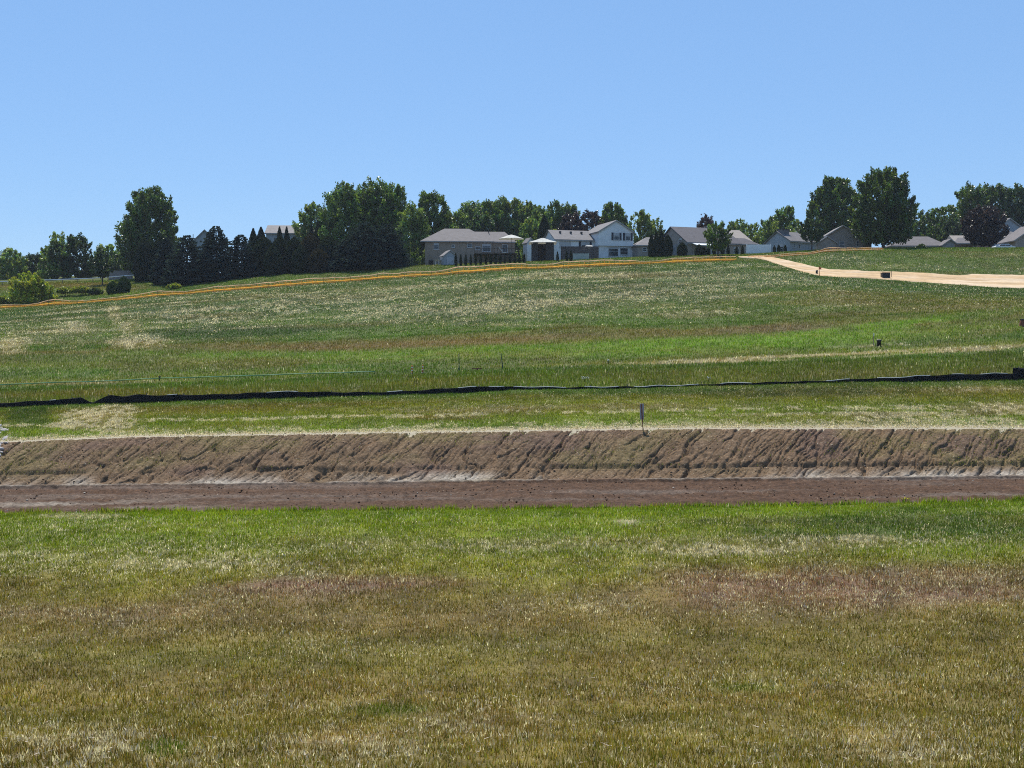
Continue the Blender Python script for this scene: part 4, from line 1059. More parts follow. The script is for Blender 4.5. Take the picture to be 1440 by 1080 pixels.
# small garage
H = House("garage", "small garage with a grey hipped roof half hidden by evergreens beside the white house", "garage", 916, 359, 221, 10)
H.walls(-20, 22, 0, 40, 14, M_beige); H.hip_roof(-20, 22, 0, 40, 14, 13, M_roofL, 21, 16)
H.window(-10, 5, 6, 6, 0)

# dark roofed house
H = House("dark_roofed_house", "wide house with a long dark shingle roof behind a round tree", "house", 967, 358.5, 216, 20)
H.walls(0, 112, 0, 96, 17.5, M_beige, 25, 'x'); H.gable_roof(0, 84, 0, 96, 18, 25, 'x', M_roofD, 2.5, 1.2)
H.hip_roof(60, 113, 0, 86, 17.8, 20.5, M_roofD, 4, 22, name="wing_roof")
H.box("gable_wall", M_grey, -.5, -.1, 1, 95, -8, 17); 
H.walls(-16, -.6, 52, 88, 20, M_grey, 12, 'x', name="porch_wall"); H.gable_roof(-16, -1.2, 52, 88, 20, 12, 'x', M_roofD, 2, 1, name="porch_roof")
H.window(20, 17, 10, 8, -.4, side='left', blind=.3)
a_ = MB().slab([(H.k * 6, -H.k * 16, 13.2 * H.k), (H.k * 31, -H.k * 16, 13.2 * H.k), (H.k * 31, -.05, 17 * H.k), (H.k * 6, -.05, 17 * H.k)], .12).build("awning", M_white, H.root)
for q in (7, 30): H.box("post", M_white, q - .5, q + .5, -15.5, -14.7, -12, 12.4, a_)
H.window(18, 2, 10, 12, 0); H.window(78, 4, 9, 9, 0, blind=.3); H.window(96, 4, 7, 9, 0, blind=.3)

# blue grey house with chimney box
H = House("blue_grey_house", "blue grey house with a boxy dark chimney beside the white vinyl fence", "house", 1111, 357.5, 214, 32)
H.walls(0, 48, 0, 48, 19, M_blue, 14, 'x'); H.gable_roof(0, 48, 0, 48, 19, 14, 'x', M_roofG, 2.5, 1.2)
ch = H.box("chimney", M_brick, 1, 15, 17, 25, 20, 36); H.box("chimney_cap", M_metal, .2, 15.8, 16.2, 25.8, 36.02, 37.2, ch)
H.window(8, 9, 4.5, 6, 0); H.window(18, 9, 4.5, 6, 0); H.window(18, 3, 11, 12, -.1, side='left', blind=.3)

# beige gabled house
H = House("beige_house", "beige house with a wide front gable between two tall maples", "house", 1185, 352.5, 220, -4)
H.walls(-29, 29, 0, 60, 17, M_beige, 17.5, 'y'); H.gable_roof(-29, 29, 0, 60, 17, 17.5, 'y', M_roofL, 3, 1.2)
H.walls(29.2, 42, 10, 60, 16, M_beige, 16, 'x', name="wing_wall"); H.gable_roof(20, 43, 10, 60, 16.2, 16, 'x', M_roofL, 2.5, 1.2, name="wing_roof")
H.walls(-36, -12, -12, -.1, 10.5, M_beige, 8, 'y', name="porch_wall"); H.gable_roof(-36, -12, -12, -.1, 10.5, 8, 'y', M_roofL, 2, 1, name="porch_roof")
H.window(-1.5, 4, 7.5, 9.5, 0); H.window(20.5, 5, 4, 9, 0)

# low roofs on the crest
H = House("low_house", "low house with a brown hipped roof and small porch gable on the crest", "house", 1297, 352, 238, 0)
H.walls(-42, 36, 0, 60, 6, M_beige); H.hip_roof(-42, 34, 0, 60, 6.5, 15.5, M_roofT, 36, 18)
H.walls(24, 45, -12, -.1, 6.5, M_grey, 7.5, 'y', name="porch_wall"); H.gable_roof(24, 45, -12, 10, 6.5, 7.5, 'y', M_roofT, 2, 1, name="porch_roof")
H.window(-3, 1, 8, 6, 0); 
H = House("brown_roofed_house", "brown roofed house mostly hidden behind the purple tree", "house", 1366, 352, 240, 0)
H.walls(-22, 26, 0, 50, 10, M_beige, 13, 'x'); H.hip_roof(-23, 26, 0, 50, 10, 12.5, M_roofT, 18, 18)
H.window(-6, 2, 6, 6, 0); H.window(12, 2, 6, 6, 0)
H = House("pale_gabled_house", "tall pale blue house whose white trimmed gable rises past the purple tree", "house", 1417, 352, 244, 8)
H.walls(-16, 20, 0, 60, 32, M_blue, 12, 'y'); H.gable_roof(-16, 20, 0, 60, 32, 12, 'y', M_roofL, 2, 1)
H.walls(-12, 17, -22, -.1, 17, M_blue, 0, name="porch_wall"); H.hip_roof(-12, 17, -22, 0, 17, 8.5, M_roofL, 10, 6, name="porch_roof")
H.window(2, 20, 7, 9, 0, blind=.3)
H = House("beige_garage", "beige garage with a steep gable cut off at the picture edge", "garage", 1458, 352, 232, 0)
H.walls(-30, 30, 0, 50, 15, M_beige, 21, 'y'); H.gable_roof(-30, 30, 0, 50, 15, 21, 'y', M_roofT, 4, 1.4)
g_ = H.box("garage_door", M_blind, -16, 18, -.6, -.1, -8, 11)
for q in range(4): H.box("door_panel", M_white, -15, 17, -.9, -.62, -6 + q * 4.2, -2.6 + q * 4.2, g_)

# far houses among the trees
H = House("grey_gabled_house", "pale grey house showing only its gable over the spruces", "house", 284, 380, 262, 14)
H.walls(-14, 22, 0, 60, 38, M_blue, 18, 'y'); H.gable_roof(-14, 22, 0, 60, 38, 18, 'y', M_roofL, 2.5, 1.1)
H.window(6, 27, 6, 8, 0); H.vent(-12, 20, 42, h=10)
H = House("blue_house", "blue grey house with a long plain roof above the dark rounded evergreens", "house", 406, 380, 256, 4)
H.walls(-31, 36, 0, 60, 51.5, M_blue, 13, 'x'); H.gable_roof(-31, 36, 0, 60, 51.5, 13, 'x', M_roofL, 2, 1.1)
H.window(-18, 38, 6, 8, 0); H.window(6, 38, 6, 8, 0)
H.box("roof_vent", M_metal, 3, 5, 26, 28, 62, 65.5); H.box("roof_vent", M_metal, 18, 20, 26, 28, 62, 65.5)

# white rail fence at the far left
RP = [(-40, 397.5), (0, 396), (60, 394), (100, 392.5), (140, 391), (180, 387.5), (212, 385.5)]
pts = []
for (c_, r_) in RP:
    x, Y, z = at(c_, r_, 226.0); pts.append((float(x), 226.0, float(z)))
P, s = resample(np.array(pts), 3.0)
root = empty("rail_fence", tuple(P[0])); off = P[0]
MB().tube([tuple(p - off) for p in P], .11, 6).build("rail", M_white, root)
gzz_ = land(P[:, 0], P[:, 1])[0]
for i, p in enumerate(P):
    b_ = min(gzz_[i] - off[2] - .3, p[2] - off[2] - .6)
    MB().box(p[0] - off[0] - .05, p[0] - off[0] + .05, .1, .2, b_, p[2] - off[2] + .1).build("post", M_stake, root)
tag(root, "white topped rail fence crossing the lawn before the far trees", "fence")

# parked white car on the crest
Hc = House("parked_car", "white car on the crest with little more than its roof showing", "car", 1411, 353.5, 229, 8)
def car(root):
    L_, prof = 4.5, [(-2.25, .35), (-2.28, .75), (-2.1, .95), (-1.5, 1.02), (-.95, 1.42), (.75, 1.46), (1.45, 1.02), (2.1, .9), (2.26, .6), (2.2, .3)]
    m = MB(); n = len(prof)
    for sy, inset in ((-.88, 0), (.88, 0)):
        for (a, b) in prof: m.v.append((a, sy * (1 - .18 * max(0, (b - .95) / .5)), b))
    m.f.append(tuple(range(n - 1, -1, -1))[::-1]); m.f.append(tuple(range(n, 2 * n))[::-1])
    for i in range(n): m.f.append((i, n + i, n + (i + 1) % n, (i + 1) % n))
    m.build("body", M_car, root)
    MB().box(-1.3, -.1, -.87, -.83, 1.0, 1.3).box(-.02, 1.0, -.87, -.83, 1.0, 1.3).build("side_window", M_glass, root)
    MB().slab([(-1.52, -.62, 1.05), (-1.0, -.6, 1.41), (-1.0, .6, 1.41), (-1.52, .62, 1.05)][::-1], .02).build("windscreen", M_glass, root)
    for a in (-1.4, 1.4):
        for b in (-.86, .70):
            w_ = MB().tube([(a, b, .32), (a, b + .18, .32)], .32, 16).build("wheel", M_rubber, root)
            MB().tube([(a, b - .01, .32), (a, b - .002, .32)], .2, 12).build("rim", M_glint_rim, w_)
car(Hc.root)

# ------------------------------------------------------------------ small site furniture
def stand(name, label, cat, px, row):
    x, y, z = ground_at(px, row); r = empty(name, (x, y, z)); tag(r, label, cat); return r, y / FPX
# tall stake at the bank top, grey halo around it built as a panel
x, Y, z = at(903.5, 608, 75.2); r = empty("survey_stake", (float(x), 75.2, float(z))); k = 75.2 / FPX
tag(r, "tall dark survey stake with an added grey halo panel on top of the dirt bank", "stake")
MB().tube([(.1, 0, -.6), (.05, 0, 0), (-.08, .02, 40 * k)], .035, 6).build("post", M_rust, r)
MB().box(-3.6 * k, 2.0 * k, -.012, .012, 18 * k, 40.5 * k).build("board", surf_mat("halo_grey", (.36, .34, .33), .8, .2, 6), r).location = (0.0, .065, 0)  # thin panel added to stand for the grey halo around the upper post
MB().lathe([(.05, -.3), (.2, -.25), (.26, -.05), (.17, .1), (.05, .14)], 9, (.14, -.05, -.3)).build("soil_clod", M_rust, r)
# standpipe with flagged lath
r, k = stand("drain_riser", "dark capped drain riser standing beside a leaning lath on the grassy slope", "riser", 1236, 487)
MB().lathe([(.0, -.3), (2.9 * k, -.3), (2.9 * k, 7.2 * k), (3.5 * k, 7.3 * k), (3.5 * k, 8.6 * k), (2.2 * k, 9 * k), (.0, 9.05 * k)], 14).build("pipe", M_dark, r, True)
MB().lathe([(3.2 * k, 8.62 * k), (2.6 * k, 9.3 * k), (.0, 9.4 * k)], 14).build("cap", M_board, r)
r, k = stand("lath_stake", "thin wooden lath with a pale ribbon next to the dark drain riser", "stake", 1228.5, 487)
MB().box(-.035, .035, -.015, .015, -.3, 17 * k).build("lath", surf_mat("new_lath", (.34, .24, .15), .8, .2, 8), r); MB().box(-.03, .05, -.03, -.012, 14 * k, 18 * k).build("ribbon", M_white, r)
# inlet box on the sandy road and its stake
r, k = stand("inlet_box", "dark square inlet box set on the sandy road", "inlet", 1245, 391.5)
m = MB().box(-5.5 * k, 5.5 * k, -4 * k, 4 * k, -.2, 7.2 * k); m.build("box", M_dark, r)
g_ = MB()
for q in range(7): g_.box((-5 + q * 1.5) * k, (-4.2 + q * 1.5) * k, -3.6 * k, 3.6 * k, 7.22 * k, 7.9 * k)
g_.box(-5.7 * k, 5.7 * k, -4.2 * k, -3.7 * k, 7.22 * k, 8.1 * k).box(-5.7 * k, 5.7 * k, 3.7 * k, 4.2 * k, 7.22 * k, 8.1 * k); g_.build("grate", M_rust, r)
r, k = stand("lath_stake", "thin dark stake just past the square inlet box", "stake", 1253.5, 391.5)
MB().box(-.03, .03, -.02, .02, -.3, 10 * k).build("lath", M_stake, r); MB().box(-.2, .03, -.035, -.021, 0, .12).build("foot", M_stake, r)
r, k = stand("drain_pipe", "small black upright pipe on the edge of the sandy road", "pipe", 1148.5, 386)
MB().lathe([(.0, -.3), (1.6 * k, -.3), (1.5 * k, 5 * k), (1.1 * k, 5.6 * k), (.0, 5.7 * k)], 12).build("pipe", M_dark, r, True)
MB().box(-.7 * k, 1.6 * k, -.1, .1, 4.2 * k, 6 * k).build("cap", M_dark, r)
r, k = stand("lath_stake", "thin orange stake beside the small black pipe on the sandy road", "stake", 1152.5, 388)
MB().tube([(.25, 0, -.3), (0, 0, 0), (-.1, 0, 13 * k)], .05, 5).build("lath", M_org, r); MB().box(-.05, .25, -.02, .02, 9 * k, 12 * k).build("ribbon", M_org, r)
r, k = stand("drain_riser", "rust brown riser with a dark top at the picture edge on the green slope", "riser", 1438, 459)
MB().lathe([(.0, -.3), (5 * k, -.3), (4.2 * k, 4 * k), (3.4 * k, 8 * k), (.0, 8.1 * k)], 9).build("mound", M_rust, r); MB().lathe([(3.3 * k, 8.12 * k), (3.6 * k, 9.8 * k), (.0, 10.3 * k)], 12).build("cap", M_dark, r)
# striped delineators
def delineator(label, px, row):
    r, k = stand("delineator_post", label, "delineator", px, row)
    n = 7; hh = 11 * k
    MB().lathe([(.22, -.02), (.22, .05), (.09, .09)], 12).build("base", M_dark, r)
    MB().lathe([(.06, .092), (.055, hh), (.04, hh + .05)], 10).build("post", M_org, r, True)
    for q in range(2): MB().lathe([(.064, .27 + q * .26), (.062, .36 + q * .26)], 10).build("band", M_white, r, True)
delineator("orange and white delineator post nearer the end of the green hose", 579.5, 526)
delineator("orange and white delineator post right beside another, farther from the green hose", 594.5, 525)
def tpost(label, px, row, h, lean):
    r, k = stand("steel_post", label, "post", px, row); hh = h * k
    MB().box(-.035, .035, -.012, .012, -.3, hh).box(-.012, .012, .0121, .06, -.3, hh).build("post", M_green_d, r); r.rotation_euler = (0, lean, 0)
    MB().box(-.06, .06, -.02, -.0121, .0, .25).build("anchor_plate", M_green_d, r)
M_green_d = surf_mat("post_green", (0.03, 0.06, 0.055), .5, .2, 6)
tpost("upright dark green steel post in the bright grass", 645.5, 521, 23, 0)
tpost("leaning dark green steel post in the bright grass", 707, 518, 21, -.12)
r, k = stand("marker_peg", "short black peg standing by the green hose", "peg", 224.5, 535.5)
MB().tube([(0, 0, -.2), (0, 0, 6 * k)], .05, 6).build("peg", M_dark, r); MB().lathe([(.11, 5 * k), (.11, 6.4 * k), (.0, 6.6 * k)], 8).build("cap", M_dark, r)
r, k = stand("marker_peg", "low rusty peg in the grass between the two steel posts", "peg", 671, 521)
MB().tube([(0, 0, -.2), (.05, 0, 3.4 * k)], .09, 6).build("peg", M_rust, r)
MB().box(-.5, .45, -.05, .05, 0.12, .2).build("crossbar", M_rust, r)

# riprap stones at the left end of the bank
def rock_mesh(seed):
    import bmesh
    bm = bmesh.new(); bmesh.ops.create_icosphere(bm, subdivisions=2, radius=1)
    for v in bm.verts:
        n = fbm(np.array([v.co.x * 1.3 + seed]), np.array([v.co.y * 1.3 + v.co.z * 1.7]), seed, 3)[0]
        v.co *= .6 + .8 * n; v.co.z *= .65
    me = bpy.data.meshes.new("riprap_stone"); bm.to_mesh(me); bm.free(); me.materials.append(M_rock); return me
RM = [rock_mesh(s_) for s_ in range(5)]
for i in range(190):
    c_ = -70 + 95 * rng.uniform() ** .8; r_ = rng.uniform(588, 668)
    if c_ > 16 - max(0, (r_ - 612)) * .45 + max(0, (612 - r_)) * -.6: continue
    Y = float(np.interp(r_, [586, 621, 690], [81, 75.5, 68])); x = float(at(c_, r_, Y)[0])
    o = bpy.data.objects.new("riprap_stone", RM[i % 5]); COL.objects.link(o)
    sc = rng.uniform(.12, .26); o.scale = (sc * rng.uniform(.8, 1.6), sc * rng.uniform(.8, 1.3), sc * rng.uniform(.7, 1.1))
    o.location = (x, Y, gz(x, Y) - sc * .05); o.rotation_euler = (rng.uniform(-.6, .6), rng.uniform(-.6, .6), rng.uniform(0, 6))
    tag(o, "pale broken riprap stone piled at the end of the dirt bank", "stone", "riprap stones at the end of the dirt bank")

# ------------------------------------------------------------------ trees and shrubs
M_leaf = blade_mat("leaf", 0.36, (1.25, 1.3, .6), .16)
M_needle = blade_mat("needle", .2, (1.1, 1.15, .7))
M_bark = surf_mat("bark", (0.085, 0.065, 0.05), .95, .35, 5, stretch=(1, 1, .3), bump=.5)
GRN = np.array((.098, .152, .030)); DRK = np.array((.046, .074, .024)); LGT = np.array((.175, .235, .06)); YLW = np.array((.28, .31, .035))
PUR = np.array((.040, .026, .034)); SPR = np.array((.038, .055, .045)); ARB = np.array((.032, .044, .024)); BLG = np.array((.045, .072, .034))

def leaf_mesh(name, C, D, size, col, up=None):
    """One small quad per leaf spray at C, long axis D."""
    n = len(C)
    D = D / np.maximum(np.linalg.norm(D, axis=1), 1e-6)[:, None]
    R = rng.normal(0, 1, (n, 3)); S = np.cross(D, R); S /= np.maximum(np.linalg.norm(S, axis=1), 1e-6)[:, None]
    sz = (size * rng.uniform(.6, 1.4, n))[:, None]
    V = np.empty((n, 4, 3), np.float32)
    V[:, 0] = C - D * sz * .5; V[:, 1] = C + S * sz * .32; V[:, 2] = C + D * sz * .6; V[:, 3] = C - S * sz * .32
    return np_mesh(name, V.reshape(-1, 3), np.arange(n * 4).reshape(n, 4), col, dom='FACE')

def profile(kind, t):
    """Crown radius share at height share t (0 base of crown, 1 top)."""
    if kind == 'oval': return np.sqrt(np.clip(1 - ((t - .42) / .6) ** 2, 0, 1)) ** .9
    if kind == 'egg': return np.clip(np.where(t < .3, .72 + .28 * np.sin(t / .3 * 1.57), np.sqrt(np.clip(1 - ((t - .3) / .72) ** 2, 0, 1))), 0, 1)
    if kind == 'round': return np.sqrt(np.clip(1 - ((t - .5) / .52) ** 2, 0, 1))
    if kind == 'dome': return np.sqrt(np.clip(1 - ((t - .15) / .87) ** 2, 0, 1))
    return np.ones_like(t)

def broadleaf(px, base, top, wid, Y, label, col, kind='oval', name="broadleaf_tree", cat="tree", trunk=.1, leaves=1.0, group=None, spiky=.5, gaps=.25, cmin=None, two=None, leaf=None):
    k = Y / FPX
    x, _, zt = at(px, top, Y); x = float(x); zt = float(zt); zb = gz(x, Y)
    zvis = float(at(px, base, Y)[2])
    h = zt - zb; r = wid * k / 2
    root = empty(name, (x, Y, zb)); tag(root, label, cat, group)
    c0 = max(trunk * h, (zvis - zb) + trunk * (zt - zvis)) if trunk > 0 else max(0.05, (zvis - zb) * .9)
    ch = h - c0
    # limbs and trunk
    m = MB(); lr = max(.06, .018 * h)
    bend = rng.normal(0, .02 * h, 2)
    m.tube([(0, 0, -.4), (0, 0, .1), (bend[0] * .4, bend[1] * .4, c0 + ch * .25), (bend[0], bend[1], c0 + ch * .75)], [lr * 1.6, lr * 1.1, lr * .8, lr * .2], 8)
    nl = 9
    for i in range(nl):
        a = i * 2.4 + rng.uniform(0, .6); t0 = c0 + ch * (.02 + .5 * i / nl); t1 = min(.93, (t0 - c0) / ch + rng.uniform(.2, .35))
        rr = r * float(profile(kind, np.array(t1))) * .85
        p0 = (bend[0] * .5, bend[1] * .5, t0); p1 = (rr * .5 * math.cos(a), rr * .5 * math.sin(a), t0 + (c0 + ch * t1 - t0) * .65); p2 = (rr * math.cos(a), rr * math.sin(a), c0 + ch * t1)
        m.tube([p0, p1, p2], [lr * .5, lr * .3, lr * .08], 5, cap=False)
    m.build("trunk", M_bark, root, True)
    # clumps through the crown
    spiky *= .62
    area = r * ch
    nc = int(np.clip(96 * leaves * (area / 12) ** .66, 80, 620))
    t = rng.uniform(0, 1, nc * 3) ; keep = rng.uniform(0, 1, nc * 3) < profile(kind, t) * .85 + .15; t = t[keep][:nc]; nc = len(t)
    a = rng.uniform(0, 2 * math.pi, nc); rad = np.sqrt(rng.uniform(.05, 1, nc))
    lob = 1 + .16 * (fbm(np.cos(a) * 1.6 + 5 + x, np.sin(a) * 1.6 + t * 3 + Y, 7, 2) - .5) * 2
    rp = profile(kind, t) * r * rad * lob * 1.02
    C = np.stack([rp * np.cos(a), rp * np.sin(a), c0 + t * ch * .95], 1)
    O = np.stack([np.cos(a) * rad, np.sin(a) * rad, .55 + .9 * t], 1); O /= np.linalg.norm(O, axis=1)[:, None]
    O = O * np.array([1, 1, 1.0]); O[:, 2] += spiky; O /= np.linalg.norm(O, axis=1)[:, None]
    cs = (.125 * (r * ch * .5) ** .5 + .28) * rng.uniform(.6, 1.3, nc)
    per = int(np.clip(64 * leaves, 44, 90))
    idx = np.repeat(np.arange(nc), per); n = len(idx)
    u = rng.uniform(-.6, 1, n); wob = rng.normal(0, 1, (n, 3)); wob /= np.linalg.norm(wob, axis=1)[:, None]
    wob *= (rng.uniform(0, 1, n) ** .5)[:, None]
    L_ = O[idx] * (u * cs[idx] * (.55 + .75 * spiky))[:, None]
    P = C[idx] + L_ + wob * (cs[idx] * .62 * (1 - .65 * spiky * np.clip(u, 0, 1)))[:, None]
    P[:, 2] = np.maximum(P[:, 2], .03)
    # thin out pockets so the sky or what is behind shows
    g = fbm(P[:, 0] * 1.6 / max(r, 1) * 2 + 9, P[:, 2] / max(ch, 1) * 7 + P[:, 1] * .4, int(px) % 97, 3)
    kp = g > np.quantile(g, gaps * .2); P = P[kp]; idx = idx[kp]; n = len(P)
    D = O[idx] + rng.normal(0, .7, (n, 3))
    cb = col[None] * rng.uniform(.65, 1.4, nc)[idx][:, None] * rng.uniform(.5, 1.6, n)[:, None]
    hue = rng.normal(0, .1, nc)[idx][:, None]
    cb = cb * np.concatenate([1 + hue, 1 + 0 * hue, 1 - hue], 1)
    if two is not None:
        mm = sstep(.42, .58, fbm(P[:, 0] * .35 + px, P[:, 2] * .35, 33, 2))[:, None]; cb = cb * (1 - mm) + two[None] * rng.uniform(.7, 1.3, n)[:, None] * mm
    sz = leaf or float(np.clip(.18 + .024 * r + .012 * ch, .16, .42))
    link("crown", leaf_mesh("crown", P, D, np.full(n, sz), cb), M_leaf, root)
    return root

def conifer(px, base, top, wid, Y, label, col=SPR, name="spruce_tree", group=None, dens=1.0, droop=.25):
    k = Y / FPX; x, _, zt = at(px, top, Y); x = float(x); zb = gz(x, Y); h = float(zt) - zb; r = wid * k / 2 * 1.22
    root = empty(name, (x, Y, zb)); tag(root, label, "tree", group)
    MB().tube([(0, 0, -.4), (0, 0, .1), (0, 0, h * .5), (0, 0, h * .97)], [.024 * h + .06, .022 * h + .03, .014 * h, .01], 8).build("trunk", M_bark, root, True)
    Ps, Ds, Bs = [], [], []
    nwh = int(h / .30)
    for i in range(nwh):
        t = (i + .5) / nwh; z0 = .25 + (h - .3) * t
        R = r * np.clip(1.12 * (1 - t), 0, 1) ** .5 * (1.0 if t > .1 else .88) * rng.uniform(.82, 1.1) + .12
        nb = int(max(9, 22 * (1 - t) + 9) * dens)
        for b in range(nb):
            a = rng.uniform(0, 6.283); rb = R * rng.uniform(.80, 1.08); m_ = int(max(6, 9 * rb * dens + 6))
            u = rng.uniform(.15, 1, m_) ** .7
            zz = z0 - droop * rb * u + .20 * rb * np.clip(u - .7, 0, 1) * 2
            side = rng.normal(0, .11 + .10 * rb * .5, m_) * (1.15 - u * .8)
            Ps.append(np.stack([np.cos(a) * rb * u - np.sin(a) * side, np.sin(a) * rb * u + np.cos(a) * side, zz + rng.normal(0, .06, m_)], 1))
            Ds.append(np.tile([math.cos(a), math.sin(a), -.35], (m_, 1)) + rng.normal(0, .35, (m_, 3)))
            Bs.append(np.full(m_, rng.uniform(.7, 1.35)))
    P = np.concatenate(Ps); D = np.concatenate(Ds); B = np.concatenate(Bs)
    P[:, 2] = np.clip(P[:, 2], .05, h)
    c = col[None] * (B * rng.uniform(.7, 1.3, len(B)))[:, None]
    link("crown", leaf_mesh("crown", P, D, np.full(len(P), .34), c), M_needle, root)
    return root

def arbor_mesh(h, r, col, rounded=.5, dens=1.0):
    """Dense upright evergreen: sprays pointing up over an egg or spindle."""
    n = int(np.clip(700 * dens * (h * r) ** .85, 400, 12000))
    t = rng.uniform(0, 1, n); a = rng.uniform(0, 6.283, n)
    pr = np.where(t < .25, .80 + .8 * t, 1.0) * np.clip(1 - np.clip((t - .25) / .75, 0, 1) ** (1.3 + 2.4 * rounded), .02, 1)
    lob = 1 + .22 * (fbm(np.cos(a) * 2 + 4, np.sin(a) * 2 + t * 4, 3, 2) - .5) * 2
    rad = r * pr * lob * np.sqrt(rng.uniform(.45, 1, n))
    P = np.stack([rad * np.cos(a), rad * np.sin(a), t * (h - .12) + .06], 1)
    D = np.stack([np.cos(a) * .3, np.sin(a) * .3, np.ones(n)], 1) + rng.normal(0, .22, (n, 3))
    c = col[None] * (rng.uniform(.65, 1.35, n) * (.8 + .4 * fbm(a * 2, t * 6, 5, 2)))[:, None]
    return leaf_mesh("crown", P, D, np.full(n, float(np.clip(.16 + .06 * h, .16, .42))), c)
def trunk_mesh(h):
    m = MB().tube([(0, 0, -.4), (0, 0, h * .1), (0, 0, h * .8)], [.05 + .012 * h, .04 + .01 * h, .01], 6)
    me = bpy.data.meshes.new("trunk"); me.from_pydata(m.v, [], m.f); me.materials.append(M_bark); return me
def arbor(px, base, top, wid, Y, label, col=ARB, rounded=.5, group=None, name="arborvitae", dens=1.0):
    k = Y / FPX; x, _, zt = at(px, top, Y); x = float(x); zb = gz(x, Y); h = float(zt) - zb; r = wid * k / 2
    root = empty(name, (x, Y, zb)); tag(root, label, "evergreen", group)
    link("crown", arbor_mesh(h, r, col, rounded, dens), M_needle, root); o = bpy.data.objects.new("trunk", trunk_mesh(h)); COL.objects.link(o); o.parent = root
    return root

# far left
broadleaf(-25, 392, 352, 60, 252, "round green tree at the very edge of the field beyond the white rail", LGT, 'dome', trunk=0, gaps=.1)
broadleaf(14, 394, 350, 50, 250, "wide light green tree farthest along the white rail", LGT, 'dome', trunk=0, gaps=.15)
broadleaf(46, 394, 358, 44, 254, "low green tree behind the rounded yellow green bush", BLG, 'dome', trunk=0, gaps=.12)
broadleaf(82, 393, 318, 26, 262, "tall airy pale tree whose top rises above the clump by the white rail", LGT * .9, 'oval', gaps=.7, leaves=.7)
broadleaf(80, 394, 337, 44, 246, "light leaved tree in front of the tall airy pale one", GRN * .6 + LGT * .5, 'dome', trunk=0, two=DRK)
broadleaf(108, 393, 329, 46, 249, "dark pointed tree at the middle of the clump by the white rail", DRK, 'egg', trunk=0, spiky=.7)
broadleaf(66, 393, 346, 28, 252, "small dark tree tucked at the near side of the clump by the rail", DRK, 'dome', trunk=0)
broadleaf(150, 393, 343, 44, 262, "light green tree behind the little tree with the bare trunk", LGT, 'dome', trunk=0, gaps=.15)
broadleaf(128, 394, 362, 40, 256, "low dark tree filling the gap behind the little bare trunk tree", DRK, 'dome', trunk=0, gaps=.05)
broadleaf(60, 394, 365, 44, 258, "low dark tree behind the small one at the rail", DRK, 'dome', trunk=0, gaps=.05)
broadleaf(22, 395, 366, 50, 262, "low dark tree under the wide light green one", BLG, 'dome', trunk=0, gaps=.05)
broadleaf(178, 392, 350, 40, 268, "pale green tree next to the tall dark maple", LGT, 'dome', trunk=0)
broadleaf(165, 392, 358, 34, 258, "dark low tree between the light green and the pale green trees", DRK, 'dome', trunk=0)
broadleaf(143.5, 400, 350, 31, 219, "little dark tree with a bare trunk on the lawn before the white rail", DRK * 1.1, 'round', trunk=.2, gaps=.2)
broadleaf(40, 425, 386, 58, 193, "big rounded yellow green bush just behind the orange fence", YLW, 'dome', name="bush", cat="bush", trunk=0, spiky=.8, gaps=.1, leaves=1.2)
broadleaf(66, 424, 399, 22, 194, "small yellow green shoot bush leaning on the big rounded one", YLW * .9, 'dome', name="bush", cat="bush", trunk=0, spiky=.8, gaps=.1)
arbor(158, 414, 396, 17, 199, "round dark shrub nearer the little tree with the bare trunk", DRK, .9, name="shrub")
arbor(174, 413, 389, 18, 200, "taller dark shrub touching a rounder one behind the orange fence", DRK, .7, name="shrub")
for i, (a, b, w, lb) in enumerate(((92, 411, 22, "low bright creeping shrub right of the big yellow green bush"), (115, 410, 24, "low bright creeping shrub halfway to the little bare trunk tree"), (134, 412, 18, "low dark creeping shrub at the foot of the little tree"), (245, 406, 18, "low bright shrub at the foot of the first spruce"), (3, 424, 16, "tiny yellow bush at the field edge by the orange fence"))):
    broadleaf(a, b, b - 5, w, 200 if i < 4 else 192, lb, YLW * .8 if i != 2 else DRK, 'dome', name="shrub", cat="shrub", trunk=0, gaps=.1)
# tall dark maple and the evergreens before it
broadleaf(209, 393, 262, 82, 238, "tall dark maple standing alone above the evergreens", GRN * .75, 'egg', name="maple_tree", trunk=.06, spiky=.85, gaps=.3, leaves=1.3)
arbor(203, 392, 336, 32, 222, "broad dark evergreen at the foot of the tall maple", ARB, .8)
arbor(226, 392, 334, 30, 223, "broad dark evergreen between the tall maple and the spruces", ARB, .8)
conifer(234, 400, 333, 36, 213, "narrow bluish spruce first in the row of four spruces")
conifer(263, 404, 330, 60, 208, "broad spruce second in the row of four spruces")
conifer(304, 402, 317, 56, 209, "tallest of the four spruces in a row")
conifer(339, 398, 329, 46, 210, "last spruce in the row of four next to the rounded evergreens")
for (a, t, w, Y, lb) in ((356, 322, 15, 230, "thin dark columnar evergreen rising between the last spruce and the blue house"), (367, 320, 16, 231, "slim columnar evergreen touching the end of the blue house"), (393, 319.5, 10, 240, "dark columnar evergreen in front of the blue house wall"),
                         (403, 319.5, 9, 241, "thinner columnar evergreen beside the one at the blue house wall"), (438, 316, 10, 238, "columnar evergreen at the far corner of the blue house"), (450, 306, 20, 236, "tall dark columnar evergreen between the blue house and the maples")):
    arbor(a, 385, t, w * 1.25, Y, lb, ARB, .55)
